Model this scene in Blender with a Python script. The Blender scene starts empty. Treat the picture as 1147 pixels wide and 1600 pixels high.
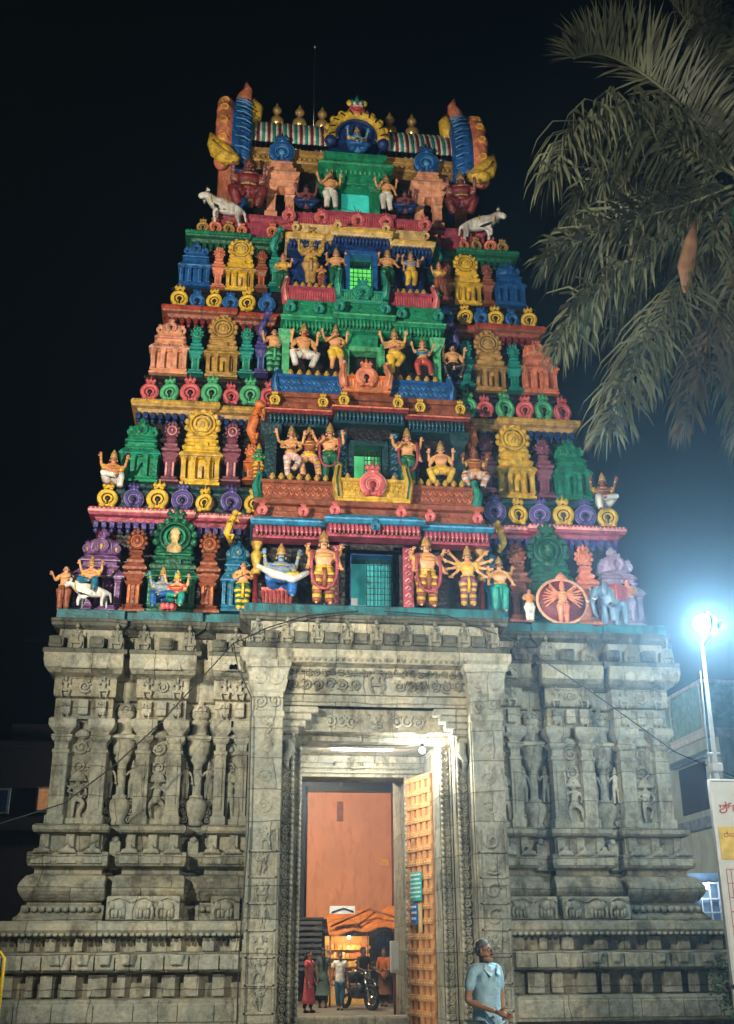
import bpy, math, random
from mathutils import Vector, Matrix
from math import sin, cos, pi, radians
rnd = random.Random(7)
S = bpy.context.scene
COL = S.collection

# ------------------------------------------------------------------ camera
FPX = 1699.15
PIT, YAW, ROL = radians(21.786), radians(6.787), radians(-0.236)
CAM = Vector((-2.441, -20.0, 1.6))
FW = Vector((sin(YAW)*cos(PIT), cos(YAW)*cos(PIT), sin(PIT)))
R0 = Vector((cos(YAW), -sin(YAW), 0)); U0 = R0.cross(FW)
RI = cos(ROL)*R0+sin(ROL)*U0; UP = -sin(ROL)*R0+cos(ROL)*U0
cd = bpy.data.cameras.new('camera'); co = bpy.data.objects.new('camera', cd); COL.objects.link(co)
cd.sensor_fit = 'VERTICAL'; cd.sensor_height = 36; cd.lens = FPX/1600*36
cd.clip_start = .1; cd.clip_end = 900
m = Matrix((RI, UP, -FW)).transposed().to_4x4(); m.translation = CAM
co.matrix_world = m
S.camera = co
def at(px, py, Y):
    "point of the world plane y=Y seen at a pixel of the 1147x1600 photograph"
    d = FW+RI*((px-573.5)/FPX)-UP*((py-800)/FPX)
    return CAM+d*((Y-CAM.y)/d.y)
# ------------------------------------------------------------------ world
W = bpy.data.worlds.new('World'); S.world = W; W.use_nodes = True
nt = W.node_tree; bg = nt.nodes['Background']
sky = nt.nodes.new('ShaderNodeTexSky'); sky.sky_type = 'NISHITA'; sky.sun_disc = False
sky.sun_elevation = radians(-6); sky.sun_rotation = radians(200)
nt.links.new(sky.outputs[0], bg.inputs[0]); bg.inputs[1].default_value = .05
S.view_settings.view_transform = 'Standard'; S.view_settings.look = 'None'
S.view_settings.exposure = 0.0; S.view_settings.gamma = 1; S.view_settings.use_curve_mapping = False
# ------------------------------------------------------------------ assumed flood lamps, out of view, that light the temple at night
def lamp(name, kind, loc, power, col, target=None, size=.25, angle=60, blend=.5):
    l = bpy.data.lights.new(name, kind); l.energy = power; l.color = col; l.shadow_soft_size = size
    o = bpy.data.objects.new(name, l); COL.objects.link(o); o.location = loc
    if kind == 'SPOT':
        l.spot_size = radians(angle); l.spot_blend = blend
        o.rotation_euler = (Vector(target)-Vector(loc)).to_track_quat('-Z', 'Y').to_euler()
    return o
lamp('assumed_flood_light', 'SPOT', (-10, -16, 7), 19500, (1, .88, .7), (.2, 2, 14), .2, 60, .6)
lamp('assumed_flood_light', 'SPOT', (4, -19, 8), 3300, (1, .9, .74), (1, 2, 14), .2, 50, .6)
lamp('assumed_flood_light', 'SPOT', (-9, -9.5, 6.2), 5200, (1, .95, .76), (-.4, 0, 3.4), .12, 62, .9)
lamp('assumed_flood_light', 'SPOT', (4.5, -16, 5.5), 3500, (1, .92, .74), (1.2, -1, 2.6), .25, 66, .9)

# ------------------------------------------------------------------ materials
MATS = {}
def mat(name, col, rough=.6, bump=.15, bscale=30, var=.25, vscale=6, metal=0, spec=.4, stain=None, emit=0, carve=0):
    if name in MATS: return MATS[name]
    M = bpy.data.materials.new(name); M.use_nodes = True; n = M.node_tree.nodes; L = M.node_tree.links
    b = n['Principled BSDF']; b.inputs['Roughness'].default_value = rough; b.inputs['Metallic'].default_value = metal
    b.inputs['Specular IOR Level'].default_value = spec
    tc = n.new('ShaderNodeTexCoord')
    nz = n.new('ShaderNodeTexNoise'); nz.inputs['Scale'].default_value = vscale; nz.inputs['Detail'].default_value = 6
    L.new(tc.outputs['Object'], nz.inputs['Vector'])
    mx = n.new('ShaderNodeMix'); mx.data_type = 'RGBA'
    ra = n.new('ShaderNodeMapRange'); ra.inputs[1].default_value = .35; ra.inputs[2].default_value = .65
    L.new(nz.outputs[0], ra.inputs[0]); L.new(ra.outputs[0], mx.inputs[0])
    c = Vector(col)
    mx.inputs[6].default_value = (*(c*(1-var)), 1)
    mx.inputs[7].default_value = (*[min(1, x*(1+var*.6)) for x in c], 1)
    out = mx.outputs[2]
    if stain:
        mp = n.new('ShaderNodeMapping'); mp.inputs['Scale'].default_value = (1.6, 1.6, .5); L.new(tc.outputs['Object'], mp.inputs[0])
        n2 = n.new('ShaderNodeTexNoise'); n2.inputs['Scale'].default_value = 3.0; n2.inputs['Detail'].default_value = 9; n2.inputs['Roughness'].default_value = .65
        L.new(mp.outputs[0], n2.inputs['Vector'])
        r2 = n.new('ShaderNodeMapRange'); r2.inputs[1].default_value = .5; r2.inputs[2].default_value = .64; L.new(n2.outputs[0], r2.inputs[0])
        m2 = n.new('ShaderNodeMix'); m2.data_type = 'RGBA'; L.new(r2.outputs[0], m2.inputs[0]); L.new(out, m2.inputs[6]); m2.inputs[7].default_value = (*stain, 1)
        out = m2.outputs[2]
    L.new(out, b.inputs['Base Color'])
    if emit:
        L.new(out, b.inputs['Emission Color']); b.inputs['Emission Strength'].default_value = emit
    if bump:
        n3 = n.new('ShaderNodeTexNoise'); n3.inputs['Scale'].default_value = bscale; n3.inputs['Detail'].default_value = 5
        L.new(tc.outputs['Object'], n3.inputs['Vector'])
        bp = n.new('ShaderNodeBump'); bp.inputs['Strength'].default_value = bump; bp.inputs['Distance'].default_value = .03
        L.new(n3.outputs[0], bp.inputs['Height']); L.new(bp.outputs[0], b.inputs['Normal'])
        if carve:
            vo = n.new('ShaderNodeTexVoronoi'); vo.feature = 'SMOOTH_F1'; vo.inputs['Scale'].default_value = 13; L.new(tc.outputs['Object'], vo.inputs['Vector'])
            b2 = n.new('ShaderNodeBump'); b2.inputs['Strength'].default_value = carve; b2.inputs['Distance'].default_value = .035
            L.new(vo.outputs['Distance'], b2.inputs['Height']); L.new(bp.outputs[0], b2.inputs['Normal']); L.new(b2.outputs[0], b.inputs['Normal'])
    MATS[name] = M; return M
def stone_mat(name, c1, c2, dark, courses=True):
    M = bpy.data.materials.new(name); M.use_nodes = True; n = M.node_tree.nodes; L = M.node_tree.links
    b = n['Principled BSDF']; b.inputs['Roughness'].default_value = .85; b.inputs['Specular IOR Level'].default_value = .25
    tc = n.new('ShaderNodeTexCoord')
    def noise(s, d=8, r=.6, sc=None):
        q = n.new('ShaderNodeTexNoise'); q.inputs['Scale'].default_value = s; q.inputs['Detail'].default_value = d; q.inputs['Roughness'].default_value = r
        if sc:
            mp = n.new('ShaderNodeMapping'); mp.inputs['Scale'].default_value = sc; L.new(tc.outputs['Object'], mp.inputs[0]); L.new(mp.outputs[0], q.inputs['Vector'])
        else: L.new(tc.outputs['Object'], q.inputs['Vector'])
        return q.outputs[0]
    def rng(v, a, c):
        r = n.new('ShaderNodeMapRange'); r.inputs[1].default_value = a; r.inputs[2].default_value = c; L.new(v, r.inputs[0]); return r.outputs[0]
    def mix(f, a, c, mode='MIX'):
        x = n.new('ShaderNodeMix'); x.data_type = 'RGBA'; x.blend_type = mode
        if isinstance(f, float): x.inputs[0].default_value = f
        else: L.new(f, x.inputs[0])
        for i, v in ((6, a), (7, c)):
            if isinstance(v, tuple): x.inputs[i].default_value = (*v, 1)
            else: L.new(v, x.inputs[i])
        return x.outputs[2]
    col = mix(rng(noise(1.7), .38, .62), c1, c2)
    col = mix(rng(noise(2.2, 9, .7, (1.4, 1.4, .6)), .49, .63), col, dark)
    col = mix(rng(noise(14, 6), .3, .75), col, (.62, .6, .52), 'MULTIPLY')
    # block joints
    sep = n.new('ShaderNodeSeparateXYZ'); L.new(tc.outputs['Object'], sep.inputs[0])
    cmb = n.new('ShaderNodeCombineXYZ'); L.new(sep.outputs[0], cmb.inputs[0]); L.new(sep.outputs[2], cmb.inputs[1])
    br = n.new('ShaderNodeTexBrick'); br.inputs['Scale'].default_value = 1; br.inputs['Brick Width'].default_value = 1.1; br.inputs['Row Height'].default_value = .52
    br.inputs['Mortar Size'].default_value = .009; br.inputs['Color1'].default_value = (1, 1, 1, 1); br.inputs['Color2'].default_value = (.62, .64, .62, 1); br.inputs['Mortar'].default_value = (.3, .29, .26, 1)
    wv = n.new('ShaderNodeTexNoise'); wv.inputs['Scale'].default_value = 1.1; L.new(tc.outputs['Object'], wv.inputs['Vector'])
    vm = n.new('ShaderNodeVectorMath'); vm.operation = 'MULTIPLY_ADD'; vm.inputs[1].default_value = (.35, .12, 0); L.new(wv.outputs['Color'], vm.inputs[0]); L.new(cmb.outputs[0], vm.inputs[2])
    L.new(vm.outputs[0], br.inputs['Vector']); br.inputs['Mortar Smooth'].default_value = .3
    col = mix(.8, col, br.outputs[0], 'MULTIPLY')
    L.new(col, b.inputs['Base Color'])
    bj = n.new('ShaderNodeBump'); bj.inputs['Strength'].default_value = .9; bj.inputs['Distance'].default_value = .03; L.new(br.outputs['Color'], bj.inputs['Height'])
    bp = n.new('ShaderNodeBump'); L.new(bj.outputs[0], bp.inputs['Normal']); bp.inputs['Strength'].default_value = .9; bp.inputs['Distance'].default_value = .02
    L.new(noise(22, 8, .65), bp.inputs['Height'])
    bp2 = n.new('ShaderNodeBump'); bp2.inputs['Strength'].default_value = .8; bp2.inputs['Distance'].default_value = .06
    L.new(noise(5, 4, .5), bp2.inputs['Height']); L.new(bp.outputs[0], bp2.inputs['Normal'])
    L.new(bp2.outputs[0], b.inputs['Normal'])
    MATS[name] = M; return M
STONE = stone_mat('granite', (.5, .45, .34), (.32, .33, .29), (.17, .16, .13))
STONE_L = stone_mat('pale_granite', (.56, .52, .42), (.38, .39, .35), (.22, .21, .175))
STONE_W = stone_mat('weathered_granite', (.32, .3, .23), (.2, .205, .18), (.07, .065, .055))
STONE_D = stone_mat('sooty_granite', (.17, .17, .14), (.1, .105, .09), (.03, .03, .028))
def P(name):
    tab = dict(
        blue=(.015, .11, .36), dblue=(.012, .04, .17), lblue=(.1, .33, .62), cyan=(.012, .16, .27), green=(.015, .27, .13), lgreen=(.1, .48, .22),
        dgreen=(.01, .12, .06), teal=(.015, .3, .24), yellow=(.8, .52, .05), cream=(.8, .56, .24), gold=(.62, .4, .06), tan=(.5, .3, .09),
        red=(.5, .06, .04), pink=(.68, .14, .15), dpink=(.4, .07, .11), maroon=(.2, .025, .025), orange=(.72, .2, .05), peach=(.82, .38, .22),
        skin=(.78, .37, .2), skin2=(.66, .25, .12), brown=(.3, .09, .045), plum=(.25, .08, .12), purple=(.18, .08, .22), violet=(.08, .07, .28),
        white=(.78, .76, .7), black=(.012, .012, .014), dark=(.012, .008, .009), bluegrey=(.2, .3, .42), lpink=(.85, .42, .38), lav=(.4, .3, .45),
        coral=(.8, .26, .14), night_teal=(.008, .045, .055))
    return mat('paint_'+name, tab[name], .45, .35, 26, .3, 7, spec=.45, stain=tuple(x*.5 for x in tab[name]), carve=0 if name in ('skin', 'skin2', 'white', 'black', 'peach', 'bluegrey') else .55)
GOLDM = mat('brass', (.8, .55, .2), .3, .05, 10, .1, 4, metal=.65)

# ------------------------------------------------------------------ mesh builder
class MB:
    def __init__(s): s.v = []; s.f = []; s.mi = []; s.m = 0; s.sm = []; s.smooth = False; s.T = None
    def add(s, vs, fs, smooth=None):
        o = len(s.v)
        if s.T is not None: vs = [s.T @ Vector(v) for v in vs]
        s.v += [tuple(v) for v in vs]; s.f += [tuple(i+o for i in f) for f in fs]
        s.mi += [s.m]*len(fs); s.sm += [s.smooth if smooth is None else smooth]*len(fs)
    def box(s, x0, x1, y0, y1, z0, z1, c=.012):
        if x1 < x0: x0, x1 = x1, x0
        s.loft([(x0, y0), (x1, y0), (x1, y1), (x0, y1)], [(-c, z0), (0, z0+c), (0, z1-c), (-c, z1)] if c and min(x1-x0, y1-y0, z1-z0) > 3*c else [(0, z0), (0, z1)])
    def loft(s, plan, prof, cap=True):
        "closed counter-clockwise plan, profile = (outward offset, z)"
        n = len(plan); vs = []
        for off, z in prof: vs += [(p[0], p[1], z) for p in offset(plan, off, True)]
        fs = []
        for k in range(len(prof)-1):
            for i in range(n):
                j = (i+1) % n; fs.append((k*n+i, k*n+j, (k+1)*n+j, (k+1)*n+i))
        if cap:
            fs.append(tuple(reversed(range(n)))); fs.append(tuple(range((len(prof)-1)*n, len(prof)*n)))
        s.add(vs, fs)
    def sweep(s, plan, prof, smooth=False):
        "open plan walked with the outside on its right hand"
        n = len(plan); vs = []
        for off, z in prof: vs += [(p[0], p[1], z) for p in offset(plan, off, False)]
        fs = [(k*n+i, k*n+i+1, (k+1)*n+i+1, (k+1)*n+i) for k in range(len(prof)-1) for i in range(n-1)]
        s.add(vs, fs, smooth)
    def lathe(s, c, prof, seg=12, sy=1, axis='z', smooth=True, cap=True):
        vs = []
        for r, z in prof:
            for i in range(seg):
                a = 2*pi*i/seg
                p = (r*cos(a), r*sin(a)*sy, z)
                if axis == 'y': p = (p[0], -z, p[1])
                if axis == 'x': p = (z, p[0], p[1])
                vs.append((c[0]+p[0], c[1]+p[1], c[2]+p[2]))
        fs = [(k*seg+i, k*seg+(i+1) % seg, (k+1)*seg+(i+1) % seg, (k+1)*seg+i) for k in range(len(prof)-1) for i in range(seg)]
        if axis == 'y': pass
        if cap: fs += [tuple(reversed(range(seg))), tuple(range((len(prof)-1)*seg, len(prof)*seg))]
        s.add(vs, fs, smooth)
    def tube(s, pts, r, seg=6, closed=False, smooth=True, flat=1):
        pts = [Vector(p) for p in pts]; n = len(pts); vs = []
        if not isinstance(r, (list, tuple)): r = [r]*n
        for i, p in enumerate(pts):
            a = pts[(i-1) % n] if closed or i else p; b = pts[(i+1) % n] if closed or i < n-1 else p
            t = (b-a).normalized() if (b-a).length > 1e-9 else Vector((0, 0, 1))
            ref = Vector((0, 1, 0)) if abs(t.y) < .9 else Vector((1, 0, 0))
            u = t.cross(ref).normalized(); w = u.cross(t)
            for k in range(seg):
                q = 2*pi*k/seg; vs.append(p+u*(r[i]*cos(q))+w*(r[i]*sin(q)*flat))
        m_ = n if closed else n-1
        fs = [(i*seg+k, i*seg+(k+1) % seg, ((i+1) % n)*seg+(k+1) % seg, ((i+1) % n)*seg+k) for i in range(m_) for k in range(seg)]
        if not closed: fs += [tuple(reversed(range(seg))), tuple(range((n-1)*seg, n*seg))]
        s.add(vs, fs, smooth)
    def ball(s, c, r, seg=10, rings=6):
        if not isinstance(r, (tuple, list)): r = (r, r, r)
        vs = [(c[0], c[1], c[2]-r[2])]
        for k in range(1, rings):
            t = pi*k/rings
            for i in range(seg): vs.append((c[0]+r[0]*sin(t)*cos(2*pi*i/seg), c[1]+r[1]*sin(t)*sin(2*pi*i/seg), c[2]-r[2]*cos(t)))
        vs.append((c[0], c[1], c[2]+r[2])); e = len(vs)-1
        fs = [(0, 1+(i+1) % seg, 1+i) for i in range(seg)]
        for k in range(rings-2):
            for i in range(seg): fs.append((1+k*seg+i, 1+k*seg+(i+1) % seg, 1+(k+1)*seg+(i+1) % seg, 1+(k+1)*seg+i))
        fs += [(e-seg+i, e-seg+(i+1) % seg, e) for i in range(seg)]
        s.add(vs, fs, True)
    def plate(s, out, y0, y1, dome=0, smooth=False):
        "xz outline (counter-clockwise seen from the front) extruded back from y0 to y1; dome = pushes an inset ring forward"
        n = len(out); cx = sum(p[0] for p in out)/n; cz = sum(p[1] for p in out)/n
        rings = [(1, y1), (1, y0)]
        if dome: rings += [(.86, y0-dome*.6), (.6, y0-dome)]
        vs = []
        for k, y in rings: vs += [(cx+(p[0]-cx)*k, y, cz+(p[1]-cz)*k) for p in out]
        m_ = len(rings)
        fs = [(k*n+i, (k+1)*n+i, (k+1)*n+(i+1) % n, k*n+(i+1) % n) for k in range(m_-1) for i in range(n)]
        fs += [tuple(reversed(range(n))), tuple(range((m_-1)*n, m_*n))]
        s.add(vs, fs, smooth)
    def geo(s, g, T):
        vs, fs = g; o = s.T; s.T = (o @ T) if o is not None else T; s.add(vs, fs, True); s.T = o
    def build(s, name, mats, parent=None, loc=None, kind=None):
        me = bpy.data.meshes.new(name); me.from_pydata(s.v, [], s.f)
        for x in (mats if isinstance(mats, (list, tuple)) else [mats]): me.materials.append(x)
        me.polygons.foreach_set('material_index', s.mi); me.polygons.foreach_set('use_smooth', s.sm)
        me.update()
        o = bpy.data.objects.new(name, me); COL.objects.link(o)
        if parent: o.parent = parent
        if loc is not None: o.location = loc
        if kind: o['kind'] = kind
        return o
def offset(pl, d, closed):
    if abs(d) < 1e-9: return list(pl)
    n = len(pl); out = []
    def nrm(a, b):
        dx, dy = b[0]-a[0], b[1]-a[1]; l = math.hypot(dx, dy) or 1; return (dy/l, -dx/l)
    for i, p in enumerate(pl):
        n1 = nrm(pl[i-1], p) if (closed or i > 0) else None
        n2 = nrm(p, pl[(i+1) % n]) if (closed or i < n-1) else None
        if n1 is None: n1 = n2
        if n2 is None: n2 = n1
        k = 1+n1[0]*n2[0]+n1[1]*n2[1]
        if k < .2: k = .2
        out.append((p[0]+d*(n1[0]+n2[0])/k, p[1]+d*(n1[1]+n2[1])/k))
    return out
def rect(cx, cy, hw, hd): return [(cx-hw, cy-hd), (cx+hw, cy-hd), (cx+hw, cy+hd), (cx-hw, cy+hd)]
def tag(o, label, cat, group=None, kind=None):
    o['label'] = label; o['category'] = cat
    if group: o['group'] = group
    if kind: o['kind'] = kind
    return o
def empty(name, loc=(0, 0, 0), parent=None, rz=0):
    o = bpy.data.objects.new(name, None); COL.objects.link(o); o.location = loc; o.rotation_euler.z = rz
    if parent: o.parent = parent
    o.empty_display_size = .2
    return o
def copy(o, parent, loc=None, sx=1):
    c = o.copy(); COL.objects.link(c); c.parent = parent
    if loc is not None: c.location = loc
    if sx != 1: c.scale = (c.scale[0]*sx, c.scale[1], c.scale[2])
    return c
def curl(mb, cx, cz, y, r, turn=1, start=0, loops=1.6, t=.16):
    pts = []
    n = 13
    for i in range(n+1):
        k = i/n; a = start+turn*k*loops*2*pi; q = r*(1-k*.82)
        pts.append((cx+q*cos(a), y, cz+q*sin(a)))
    mb.tube(pts, [r*t*(1-.4*i/n) for i in range(n+1)], 5)
def scrolls(mb, x0, x1, z0, z1, y):
    h = z1-z0; w = x1-x0
    q = min(w, h); n = max(1, round(max(w, h)/(q*.92)))
    for i in range(n):
        cx, cz = (x0+(i+.5)*w/n, (z0+z1)/2+(.04*h if i % 2 else -.04*h)) if w >= h else ((x0+x1)/2, z0+(i+.5)*h/n)
        d_ = 1 if i % 2 else -1
        curl(mb, cx, cz, y, q*.42, d_, rnd.random()*6, 1.5, .24)
        mb.ball((cx, y, cz), (q*.13, q*.1, q*.13), 6, 4)
        for k in range(5):
            a = rnd.random()*6.28; r = q*rnd.uniform(.3, .46); mb.ball((cx+r*cos(a), y+.005, cz+r*sin(a)), (q*rnd.uniform(.05, .13), q*.09, q*rnd.uniform(.05, .13)), 6, 4)

# ------------------------------------------------------------------ figures
def skin_geo(nodes, edges, sub=1, root=0):
    me = bpy.data.meshes.new('t'); me.from_pydata([n[0] for n in nodes], edges, [])
    o = bpy.data.objects.new('t', me); COL.objects.link(o)
    md = o.modifiers.new('s', 'SKIN'); md.use_smooth_shade = True
    if sub:
        ms = o.modifiers.new('u', 'SUBSURF'); ms.levels = sub; ms.render_levels = sub
    sv = me.skin_vertices[0].data
    for i, nd in enumerate(nodes):
        r = nd[1]; sv[i].radius = (r, r) if not isinstance(r, tuple) else r; sv[i].use_root = (i == root)
    dg = bpy.context.evaluated_depsgraph_get(); ev = o.evaluated_get(dg); em = ev.to_mesh()
    vs = [tuple(v.co) for v in em.vertices]; fs = [tuple(p.vertices) for p in em.polygons]
    ev.to_mesh_clear(); bpy.data.objects.remove(o); bpy.data.meshes.remove(me)
    return vs, fs
def fingers(mb, w, d, L=.075, curlf=.3, side=1, r=.0085):
    "five fingers past a wrist w pointing along d"
    d = Vector(d).normalized(); w = Vector(w); a = d.cross(Vector((0, 1, 0)))
    if a.length < .3: a = Vector((1, 0, 0))
    a.normalize(); c = a.cross(d)
    if c.y > 0: c = -c
    pal = w+d*L*.45
    mb.tube([w-d*L*.1, w+d*L*.2, pal, w+d*L*.72], [r*1.7, r*2.3, r*2.9, r*2.2], 8, flat=.8)
    for k, (o, l) in enumerate(((-.75, .8), (-.25, .95), (.25, .88), (.75, .68))):
        b = w+d*L*.55+a*(o*r*2.6); e = b+d*L*l*.42+c*L*.1*curlf; g = e+d*L*l*.28+c*L*.32*curlf
        mb.tube([b, e, g], [r, r*.9, r*.65], 5)
    b = w+d*L*.2-a*side*r*2.2; mb.tube([b, b-a*side*L*.22+d*L*.22+c*L*.1, b-a*side*L*.25+d*L*.45+c*L*.15], [r*1.15, r, r*.7], 5)
def sym(l): return [l, [(-p[0], p[1], p[2]) for p in l]]
POSE = {
 'guardb': dict(arms=[[(.18, -.02, .62), (.13, -.14, .68)], [(-.17, -.02, .63), (-.19, -.08, .46)]]+[[(.2, .03, .72), (.24, -.05, .83)], [(-.21, .03, .7), (-.21, -.08, .8)]], legs=[[(.08, -.04, .28), (.06, -.02, .05)], [(-.06, 0, .27), (-.09, .01, .05)]]),
 'guardc': dict(arms=[[(.16, -.02, .62), (.09, -.12, .52)], [(-.19, -.02, .66), (-.1, -.15, .7)]]+[[(.21, .03, .69), (.2, -.08, .82)], [(-.2, .03, .74), (-.25, -.04, .85)]], legs=[[(.1, -.06, .29), (.12, -.0, .05)], [(-.05, 0, .27), (-.06, .01, .05)]]),
 'guard': dict(arms=sym([(.17, -.02, .66), (.2, -.1, .53)])+sym([(.2, .03, .75), (.2, -.07, .81)]), legs=sym([(.075, -.01, .27), (.08, .01, .05)])),
 'club': dict(arms=[[(.17, -.03, .64), (.15, -.12, .5)], [(-.19, .0, .64), (-.22, -.06, .48)]]+sym([(.2, .03, .75), (.2, -.07, .81)]), legs=[[(.09, -.03, .27), (.07, .01, .05)], [(-.07, 0, .26), (-.1, .01, .05)]]),
 'pray': dict(arms=sym([(.15, -.02, .62), (.025, -.12, .67)]), legs=sym([(.05, 0, .27), (.05, .01, .05)])),
 'stand2': dict(arms=[[(.16, 0, .63), (.1, -.1, .56)], [(-.16, -.02, .64), (-.2, -.1, .74)]], legs=sym([(.055, 0, .27), (.06, .01, .05)])),
 'squat': dict(arms=sym([(.2, -.02, .48), (.2, -.08, .62)])+sym([(.19, 0, .42), (.17, -.1, .3)]), legs=sym([(.19, -.1, .27), (.12, -.02, .05)]), pz=.33),
 'sit': dict(arms=sym([(.16, -.02, .3), (.1, -.15, .22)])+sym([(.19, .02, .42), (.21, -.05, .55)]), legs=[[(.13, -.2, .17), (.12, -.22, -.08)], [(-.15, -.2, .17), (.05, -.26, .12)]], pz=.15),
 'lotus': dict(arms=sym([(.15, -.02, .25), (.08, -.14, .2)])+sym([(.18, .02, .38), (.2, -.04, .52)]), legs=sym([(.2, -.12, .1), (-.04, -.2, .06)]), pz=.1),
 'dance': dict(arms=[[(.18, 0, .7), (.2, -.1, .83)], [(-.17, -.03, .6), (-.06, -.14, .55)], [(.17, -.03, .6), (.1, -.14, .5)], [(-.2, 0, .72), (-.24, -.06, .86)]], legs=[[(.14, -.1, .33), (.04, -.12, .12)], [(-.06, -.02, .27), (-.05, .01, .05)]], pz=.47),
 'dance2': dict(arms=[[(.18, 0, .66), (.22, -.1, .75)], [(-.18, -.03, .66), (-.22, -.1, .78)], [(.17, -.03, .6), (.12, -.14, .5)]], legs=[[(.14, -.06, .3), (.17, -.02, .05)], [(-.13, -.06, .3), (-.08, .0, .06)]], pz=.45),
 'overhead': dict(arms=sym([(.2, 0, .98), (.02, -.02, 1.17)])+sym([(.19, 0, .72), (.2, -.05, .88)])+sym([(.15, -.02, .62), (.02, -.12, .66)]), legs=sym([(.03, 0, .27), (.03, .01, .05)])),
 'multi': dict(arms=sum([sym([(.19*cos(a), .01, .74+.15*sin(a)), (.31*cos(a), -.04, .74+.3*sin(a))]) for a in (-.7, -.25, .2, .65)], []), legs=sym([(.06, 0, .27), (.07, .01, .05)])),
 'imp': dict(arms=sym([(.19, -.02, .5), (.15, -.1, .64)]), legs=sym([(.19, -.1, .27), (.12, -.02, .05)]), pz=.33),
 'walk': dict(arms=[[(.15, .03, .62), (.17, -.03, .47)], [(-.15, -.02, .62), (-.16, -.08, .47)]], legs=[[(.05, -.05, .28), (.05, -.04, .05)], [(-.05, .03, .28), (-.05, .12, .07)]]),
}
GC = {}
def fig(pose, sub=1, slim=1.0):
    k = (pose, sub, slim)
    if k in GC: return GC[k]
    p = POSE[pose]; pz = p.get('pz', .5); dz = pz-.5; s_ = slim
    N = [((0, 0, pz), (.08*s_, .065*s_)), ((0, -.005, .6+dz), (.063*s_, .052*s_)), ((0, 0, .7+dz), (.092*s_, .06*s_)), ((0, .005, .775+dz), (.06*s_, .045*s_)),
         ((0, 0, .825+dz), .032), ((0, -.005, .868+dz), (.048, .05)), ((0, -.004, .915+dz), (.05, .052)), ((0, 0, .955+dz), (.03, .032))]
    E = [(0, 1), (1, 2), (2, 3), (3, 4), (4, 5), (5, 6), (6, 7)]
    for q, a in enumerate(p['arms']):
        sx = 1 if a[0][0] > 0 else -1; zz = .745+dz if q < 2 else .73+dz+.0*q
        b = len(N); N += [((sx*.105*s_, .005+.012*(q//2), zz+.008*(q//2)), .036*s_), (tuple(a[0]), .026*s_), (tuple(a[1]), .018)]
        E += [(3 if q < 2 else 2, b), (b, b+1), (b+1, b+2)]
    for l in p['legs']:
        sx = 1 if l[0][0] > 0 else -1
        b = len(N); N += [((sx*.055*s_, 0, pz-.045), .062*s_), (tuple(l[0]), .042*s_), ((Vector(l[0])*.4+Vector(l[1])*.6+Vector((0, .01, 0)))[:], .037*s_), (tuple(l[1]), .023), ((l[1][0]+.01*sx, l[1][1]-.075, l[1][2]-.03), .022)]
        E += [(0, b), (b, b+1), (b+1, b+2), (b+2, b+3), (b+3, b+4)]
    vs, fs = skin_geo(N, E, sub)
    mb = MB(); mb.smooth = True; mb.add(vs, fs, True)
    # nose, ears, lips
    hz = .885+dz
    mb.tube([(0, -.046, hz+.02), (0, -.062, hz-.008), (0, -.05, hz-.014)], [.006, .011, .008], 5)
    for sx in (-1, 1): mb.ball((sx*.05, 0, hz), (.008, .014, .024), 6, 4)
    mb.tube([(-.014, -.048, hz-.028), (0, -.056, hz-.03), (.014, -.048, hz-.028)], .005, 4)
    for a in p['arms']:
        e, w = Vector(a[0]), Vector(a[1]); fingers(mb, w, (w-e)*.7+Vector((0, -.02, .0)), .085, .5, 1 if w.x > 0 else -1, .009)
    GC[k] = (mb.v, mb.f, dz); return GC[k]
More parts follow.
